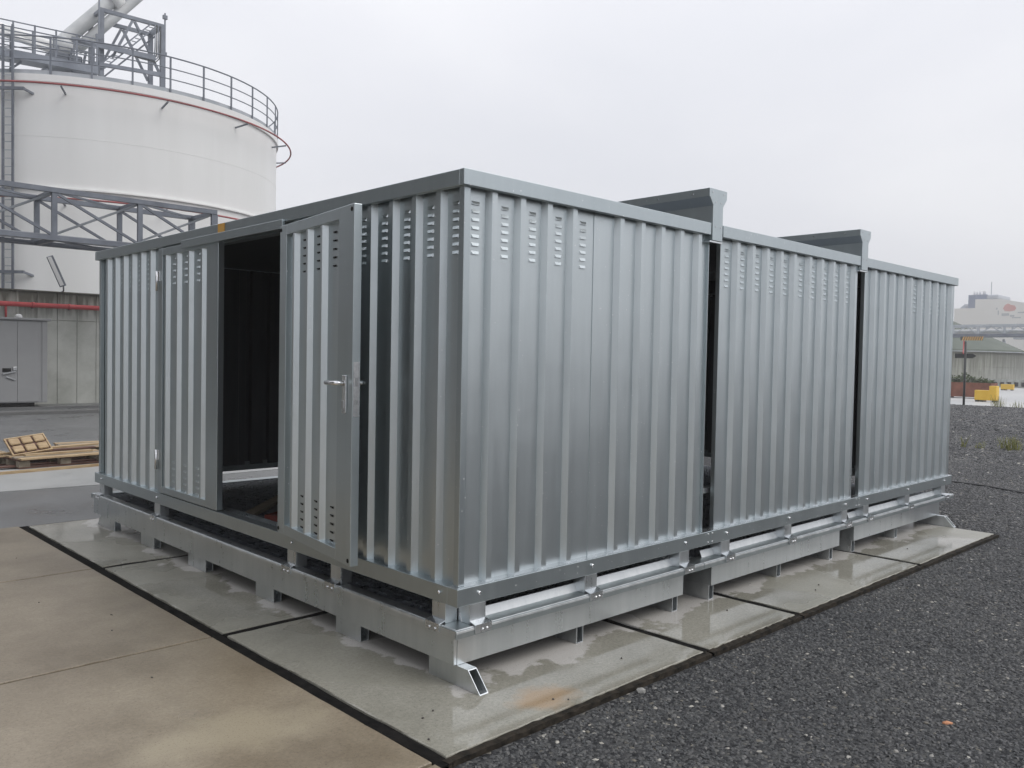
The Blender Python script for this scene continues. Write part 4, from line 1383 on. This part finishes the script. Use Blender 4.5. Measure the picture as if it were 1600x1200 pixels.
# walkway platform over the roof from the left
wk = empty('roof_walkway', (6.3, 32.6, 11.0), -0.15)
tag(wk, 'grey walkway platform with railing left of the gantry on the tank', 'walkway')
B(-2.6, 2.4, -0.35, 0.35, 1.28, 1.58).build('deck', 'grey_steel', wk)
for k in range(8):
    x = -2.55 + k * 0.70
    B(x - 0.03, x + 0.03, -0.36, -0.30, 1.581, 2.62).build('rail_post', 'grey_steel', wk)
    B(x - 0.03, x + 0.03, 0.30, 0.36, 1.581, 2.62).build('rail_post', 'grey_steel', wk)
for z in (2.6, 2.25, 1.9):
    for yy in (-0.33, 0.33):
        MB().tube([(-2.6, yy, z), (2.4, yy, z)], 0.024, 6).build('rail', 'grey_steel', wk)
for k in range(6):
    x = -2.2 + k * 0.85
    MB().bar((x, 0, 0.95), (x + 0.35, 0, 1.28), 0.07, 0.07).build('strut', 'grey_steel', wk)
    B(x - 0.05, x + 0.05, -0.3, 0.3, 0.2, 0.97).build('support', 'grey_steel', wk)

# ================================================================== BACKGROUND RIGHT
# green-roofed concrete basin
rc = (85.5, 32.5)
basin = empty('covered_basin', (rc[0], rc[1], 0))
tag(basin, 'round concrete basin with a green conical cover behind the road', 'basin')
RB_ = 12.0
for k in range(96):
    a0, a1 = 2 * math.pi * k / 96 + 0.0006, 2 * math.pi * (k + 1) / 96 - 0.0006
    mid = (a0 + a1) / 2
    if math.cos(mid) * -1 + math.sin(mid) * -0.3 < -0.2:
        continue
    MB().lathe([(RB_, -0.1), (RB_, 1.52), (RB_ - 0.02, 1.53), (RB_ - 0.02, 1.55), (RB_, 1.56), (RB_, 3.02), (RB_ - 0.3, 3.02), (RB_ - 0.3, -0.1)], n=2, a0=a0, a1=a1).build('panel', 'basin_concrete', basin)
MB().lathe([(RB_ + 0.15, 2.98), (RB_ + 0.15, 3.12), (RB_ - 0.1, 3.16), (0.0, 8.8)], n=96).build('cover', 'roof_green', basin, smooth=True)
MB().lathe([(RB_ + 0.16, 2.9), (RB_ + 0.22, 2.9), (RB_ + 0.22, 2.99), (RB_ + 0.16, 2.99)], n=96).build('gutter', 'pale_steel', basin)

# low barrier with openings along the far road edge
lb = empty('road_barrier', (71.5, 14, 0))
tag(lb, 'long low concrete barrier with square openings at the far roadside', 'barrier')
B(-0.15, 0.15, -22, 12, 0.42, 0.62).build('top_rail', 'basin_concrete', lb)
B(-0.12, 0.12, -22, 12, -0.04, 0.08).build('bottom_rail', 'basin_concrete', lb)
BP = B(-0.13, 0.13, -0.09, 0.09, 0.081, 0.419).mesh('pier', 'basin_concrete')
for k in range(68):
    link('pier', BP, lb, (0, -21.8 + 0.5 * k, 0))
B(0.16, 0.2, -22, 12, -0.04, 0.5).build('backing', 'sign_back', lb)

# pipe bridge
pb = empty('pipe_bridge', (62, 16, 0))
tag(pb, 'grey pipe bridge with light pipes crossing above the road', 'bridge')
for xx in (-0.9, 0.9):
    B(xx - 0.08, xx + 0.08, -40, 22, 4.36, 4.50).build('top_chord', 'pale_steel', pb)
    B(xx - 0.1, xx + 0.1, -40, 22, 3.66, 3.86).build('bottom_chord', 'grey_steel', pb)
    for k in range(38):
        y = -39.9 + k * 1.62
        B(xx - 0.07, xx + 0.07, y - 0.06, y + 0.06, 3.861, 4.359).build('post', 'pale_steel', pb)
        if k < 37:
            MB().bar((xx, y + 0.06, 3.88), (xx, y + 0.81, 4.34), 0.06, 0.06, up=(1, 0, 0)).build('diagonal', 'pale_steel', pb)
            MB().bar((xx, y + 0.81, 4.34), (xx, y + 1.56, 3.88), 0.06, 0.06, up=(1, 0, 0)).build('diagonal', 'pale_steel', pb)
for xx, z, r in ((-0.4, 4.02, 0.13), (0.1, 4.05, 0.16), (0.5, 4.0, 0.1)):
    MB().tube([(xx, -40, z), (xx, 22, z)], r, 10).build('pipe', 'duct_grey', pb, smooth=True)
for y in (-30, -8, 12):
    for xx in (-0.9, 0.9):
        B(xx - 0.15, xx + 0.15, y - 0.15, y + 0.15, -0.05, 3.659).build('leg', 'pale_steel', pb)
hs = empty('height_warning_board', (60.9, 16.95, 3.53))
tag(hs, 'orange and dark diagonally striped warning board under the pipe bridge', 'sign')
B(-0.02, 0.02, -0.72, 0.72, -0.13, 0.13).build('board', 'sign_back', hs)
for k in range(9):
    y = -0.66 + k * 0.15
    MB().prism([(y, -0.13), (y + 0.07, -0.13), (y - 0.03, 0.13), (y - 0.10, 0.13)], 'x', -0.026, -0.0205).build('stripe', 'orange_tape', hs)
for y in (-0.5, 0.5):
    B(-0.01, 0.01, y - 0.02, y + 0.02, 0.131, 0.34).build('hanger', 'grey_steel', hs)

# second lower bridge far right
lb2 = empty('conveyor_bridge', (120, 20, 0))
tag(lb2, 'pale lattice conveyor bridge visible under the pipe bridge at the right edge', 'bridge')
B(-0.8, 0.8, -30, 10.4, 5.2, 6.0).build('deck', 'pale_steel', lb2)
for k in range(14):
    y = -29 + k * 3.0
    MB().bar((-0.7, y, 0), (-0.7, y + 1.5, 5.2), 0.22, 0.22, up=(1, 0, 0)).build('strut', 'pale_steel', lb2)
    MB().bar((-0.7, y + 3.0, 0), (-0.7, y + 1.5, 5.2), 0.22, 0.22, up=(1, 0, 0)).build('strut', 'pale_steel', lb2)

# street sign
ss = empty('road_sign', (35.0, 9.0, 0))
tag(ss, 'dark sign post with an edge-on triangle and an arrow board', 'sign')
MB().tube([(0, 0, -0.05), (0, 0, 2.62)], 0.045, 10).build('post', 'sign_back', ss, smooth=True)
MB().prism([(-0.26, 1.93), (0.42, 1.93), (0.42, 2.12), (-0.26, 2.12), (-0.40, 2.025)], 'x', 0.05, 0.075).build('arrow_board', 'sign_back', ss)
tri = empty('triangle_plate', (-0.02, 0.05, 2.12), math.radians(15))
tri.parent = ss
MB().prism([(-0.30, 0.0), (0.30, 0.0), (0.0, 0.52)], 'y', 0.0, 0.03).build('plate', 'sign_white', tri)
rim = MB()
for a, b in (((-0.30, 0.0), (0.30, 0.0)), ((0.30, 0.0), (0.0, 0.52)), ((0.0, 0.52), (-0.30, 0.0))):
    rim.bar((a[0], 0.015, a[1]), (b[0], 0.015, b[1]), 0.036, 0.05)
rim.build('border', 'red_paint', tri)

# yellow barriers
def yb(loc, rz, s, label, step=True):
    t = empty('yellow_barrier', loc, rz)
    t.scale = (s, s, s)
    tag(t, label, 'barrier', 'yellow barriers by the road')
    pts = [(-0.46, 0.07), (0.46, 0.07), (0.46, 0.53), (-0.15, 0.53), (-0.15, 0.74), (-0.46, 0.74)] if step else [(-0.46, 0.07), (0.46, 0.07), (0.46, 0.50), (-0.46, 0.50)]
    MB().prism(pts, 'x', -0.2, 0.2).build('body', 'yellow_plastic', t, bevel=0.02)
    for y in (-0.34, 0.14, 0.36):
        B(-0.22, 0.22, y - 0.06, y + 0.06, 0.0, 0.068).build('foot', 'sign_back', t)
    return t
yb((40.0, 9.64, -0.02), 0.0, 1.0, 'stepped yellow barrier standing on the road beside the planter')
yb((63.0, 15.2, -0.02), 0.0, 0.85, 'small far yellow barrier on the pale road', step=False)

# rusty planter with shrubs
pt = empty('planter', (44.0, 12.6, 0))
tag(pt, 'long rust-brown steel planter beside the road', 'planter')
mb = B(-0.5, -0.47, -2.1, 2.1, 0.05, 0.78)
mb.box(0.47, 0.5, -2.1, 2.1, 0.05, 0.78)
mb.box(-0.4695, 0.4695, -2.1, -2.07, 0.05, 0.78)
mb.box(-0.4695, 0.4695, 2.07, 2.1, 0.05, 0.78)
mb.build('trough', 'rust_steel', pt)
B(-0.469, 0.469, -2.069, 2.069, 0.06, 0.70).build('soil', 'stone_dark', pt)
for y in (-1.8, 0, 1.8):
    B(-0.4, 0.4, y - 0.1, y + 0.1, -0.03, 0.049).build('foot', 'rust_steel', pt)
def foliage(name, n, spread, h, leaf, m, parent, loc=(0, 0, 0), up=0.3, seed=1):
    rnd = random.Random(seed)
    mb = MB()
    for _ in range(n):
        a = rnd.uniform(0, 6.283)
        rr = math.sqrt(rnd.random())
        p = Vector((spread[0] * rr * math.cos(a), spread[1] * rr * math.sin(a), h * rnd.random() ** 0.8 * (1.1 - 0.6 * rr)))
        d = Vector((rnd.gauss(0, 1), rnd.gauss(0, 1), rnd.gauss(up, 0.6))).normalized()
        s = d.cross(Vector((rnd.gauss(0, 1), rnd.gauss(0, 1), rnd.gauss(0, 1)))).normalized()
        l = leaf * rnd.uniform(0.6, 1.4)
        mb.add([p, p + d * l * 0.5 + s * l * 0.25, p + d * l, p + d * l * 0.5 - s * l * 0.25], [(0, 1, 2, 3)])
    o = mb.build(name, m, parent)
    o.location = loc
    return o
for k, y in enumerate((-1.55, -0.75, 0.1, 0.9, 1.6)):
    sh_ = empty('shrub', (44.0, 12.6 + y, 0.705))
    tag(sh_, ['low shrub at the right end of the rusty planter', 'second low shrub from the right in the rusty planter', 'low shrub in the middle of the rusty planter',
              'fourth low shrub from the right in the rusty planter, by the container', 'low shrub at the far left end of the rusty planter'][k], 'shrub', 'shrubs in the planter')
    foliage('leaves', 500, (0.42, 0.48), 0.55 if k else 0.3, 0.11, 'leaf_green', sh_, seed=k + 3)
    MB().tube([(0, 0, 0), (0.02, 0.01, 0.15), (0.0, 0.0, 0.3)], 0.015, 6).build('stem', 'wood_dark', sh_)

# weeds on the gravel
def weed(loc, n, h, rad, m, label, seed):
    rnd = random.Random(seed)
    t = empty('weed', loc)
    tag(t, label, 'weed', 'weeds on the gravel')
    mb = MB()
    for _ in range(n):
        a = rnd.uniform(0, 6.283)
        r0 = rad * math.sqrt(rnd.random())
        p = Vector((r0 * math.cos(a), r0 * math.sin(a), 0))
        hh = h * rnd.uniform(0.35, 1.0)
        tip = p + Vector((rnd.gauss(0, .22) * hh, rnd.gauss(0, .22) * hh, hh))
        midp = p.lerp(tip, 0.55) + Vector((0, 0, 0.06 * hh))
        s = Vector((math.cos(a + 1.3), math.sin(a + 1.3), 0)) * 0.006
        mb.add([p - s, p + s, midp + s * .8, midp - s * .8, tip], [(0, 1, 2, 3), (3, 2, 4)])
        for q in range(3):
            b0 = p.lerp(tip, rnd.uniform(.3, .95))
            d = Vector((rnd.gauss(0, 1), rnd.gauss(0, 1), rnd.uniform(0, 1))).normalized() * 0.035
            e = d.cross(Vector((0, 0, 1))) * 0.3
            mb.add([b0, b0 + d * .5 + e, b0 + d, b0 + d * .5 - e], [(0, 1, 2, 3)])
    mb.build('stalks', m, t)
weed((15.85, 2.0, -0.045), 85, 0.32, 0.22, 'grass_dry', 'yellow-green weed clump at the right picture edge on the gravel', 1)
weed((15.5, 2.72, -0.045), 14, 0.30, 0.06, 'grass_dry', 'thin tall dry weed on the gravel nearest the container corner', 2)
weed((15.6, 2.45, -0.045), 18, 0.18, 0.10, 'grass_dry', 'small low weed between the two larger weeds on the gravel', 3)
weed((35.2, 7.8, -0.045), 60, 0.55, 0.3, 'grass_dry', 'pale weed tuft at the gravel edge by the road', 4)
weed((35.2, 7.05, -0.045), 40, 0.35, 0.3, 'grass_dry', 'low weed at the road edge near the right picture edge', 5)
weed((35.2, 9.9, -0.045), 40, 0.3, 0.3, 'grass_dry', 'low weed by the road between sign post and yellow barrier', 6)

# ship-like white superstructure far behind
sp = empty('ship', (260, 70, 0))
tag(sp, 'white car-carrier ship with a blue funnel block far in the haze', 'ship')
def shp(name, y0, y1, z0, z1, m, x0=0.0, x1=24.0, bevel=0.0):
    return B(x0, x1, y0 - 70, y1 - 70, z0, z1).build(name, m, sp, bevel=bevel)
MB().prism([(-70, -0.5), (14.6, -0.5), (14.6, 18.3), (9.1, 18.3), (9.1, 20.8), (2.5, 20.6), (-10, 18.0), (-70, 14.5)], 'x', 0.0, 24.0).build('hull', 'ship_white', sp)
shp('funnel_block', 79.15, 81.1, 18.31, 22.1, 'ship_blue', 0.5, 14)
shp('funnel_block', 76.4, 79.12, 20.85, 22.1, 'ship_blue', 0.6, 14)
shp('wheelhouse', 73.4, 76.37, 20.75, 22.0, 'ship_grey', 0.6, 12, bevel=0.4)
for y in (80.3, 79.6, 78.8, 77.9, 77.5):
    MB().tube([(3, y - 70, 22.11), (3, y - 70, 23.3)], 0.26, 8).build('vent', 'sign_white', sp, smooth=True)
MB().tube([(3, 75.9 - 70, 22.11), (3, 75.9 - 70, 25.8)], 0.12, 8).build('mast', 'ship_grey', sp)
# emblem and faint lettering block on the side
mb = MB()
pts = [(71.9, 18.0), (71.4, 18.9), (70.7, 19.3), (69.9, 18.9), (69.0, 18.7), (68.6, 17.9), (69.0, 17.3), (70.2, 17.1), (71.4, 17.2)]
mb.prism([(a - 70, b) for a, b in pts], 'x', -0.06, -0.01)
mb.build('emblem', 'logo_red', sp)
for (a, b, c, d) in ((70.3, 72.2, 15.9, 16.6), (69.0, 70.1, 15.6, 16.1), (67.4, 69.6, 15.2, 15.5), (66.2, 68.2, 16.6, 16.9), (72.9, 73.2, 16.2, 17.4), (73.3, 73.6, 17.7, 18.2)):
    shp('marking', a, b, c, d, 'logo_grey', -0.06, -0.01)
for k in range(5):
    shp('deck_unit', 83.2 + 0.1 * k, 84.6, 18.31 - 1.3 * k * 0.0 + 0.35 * k, 18.6 + 0.35 * k, 'ship_grey', 4 + k, 8 + k)

# ================================================================== damp air
hz = B(-720, 1320, -920, 1120, -1.4, 31.0).build('haze', None)
tag(hz, 'thin grey damp air over the whole site', 'haze', kind='stuff')
hm_ = bpy.data.materials.new('haze_air')
hm_.use_nodes = True
hn = hm_.node_tree
hn.nodes.clear()
ho = N(hn, 'ShaderNodeOutputMaterial')
hv = N(hn, 'ShaderNodeVolumePrincipled')
hv.inputs['Color'].default_value = (0.985, 0.988, 0.995, 1)
hv.inputs['Density'].default_value = 0.0016
hv.inputs['Anisotropy'].default_value = 0.2
hn.links.new(hv.outputs['Volume'], ho.inputs['Volume'])
hz.data.materials.append(hm_)
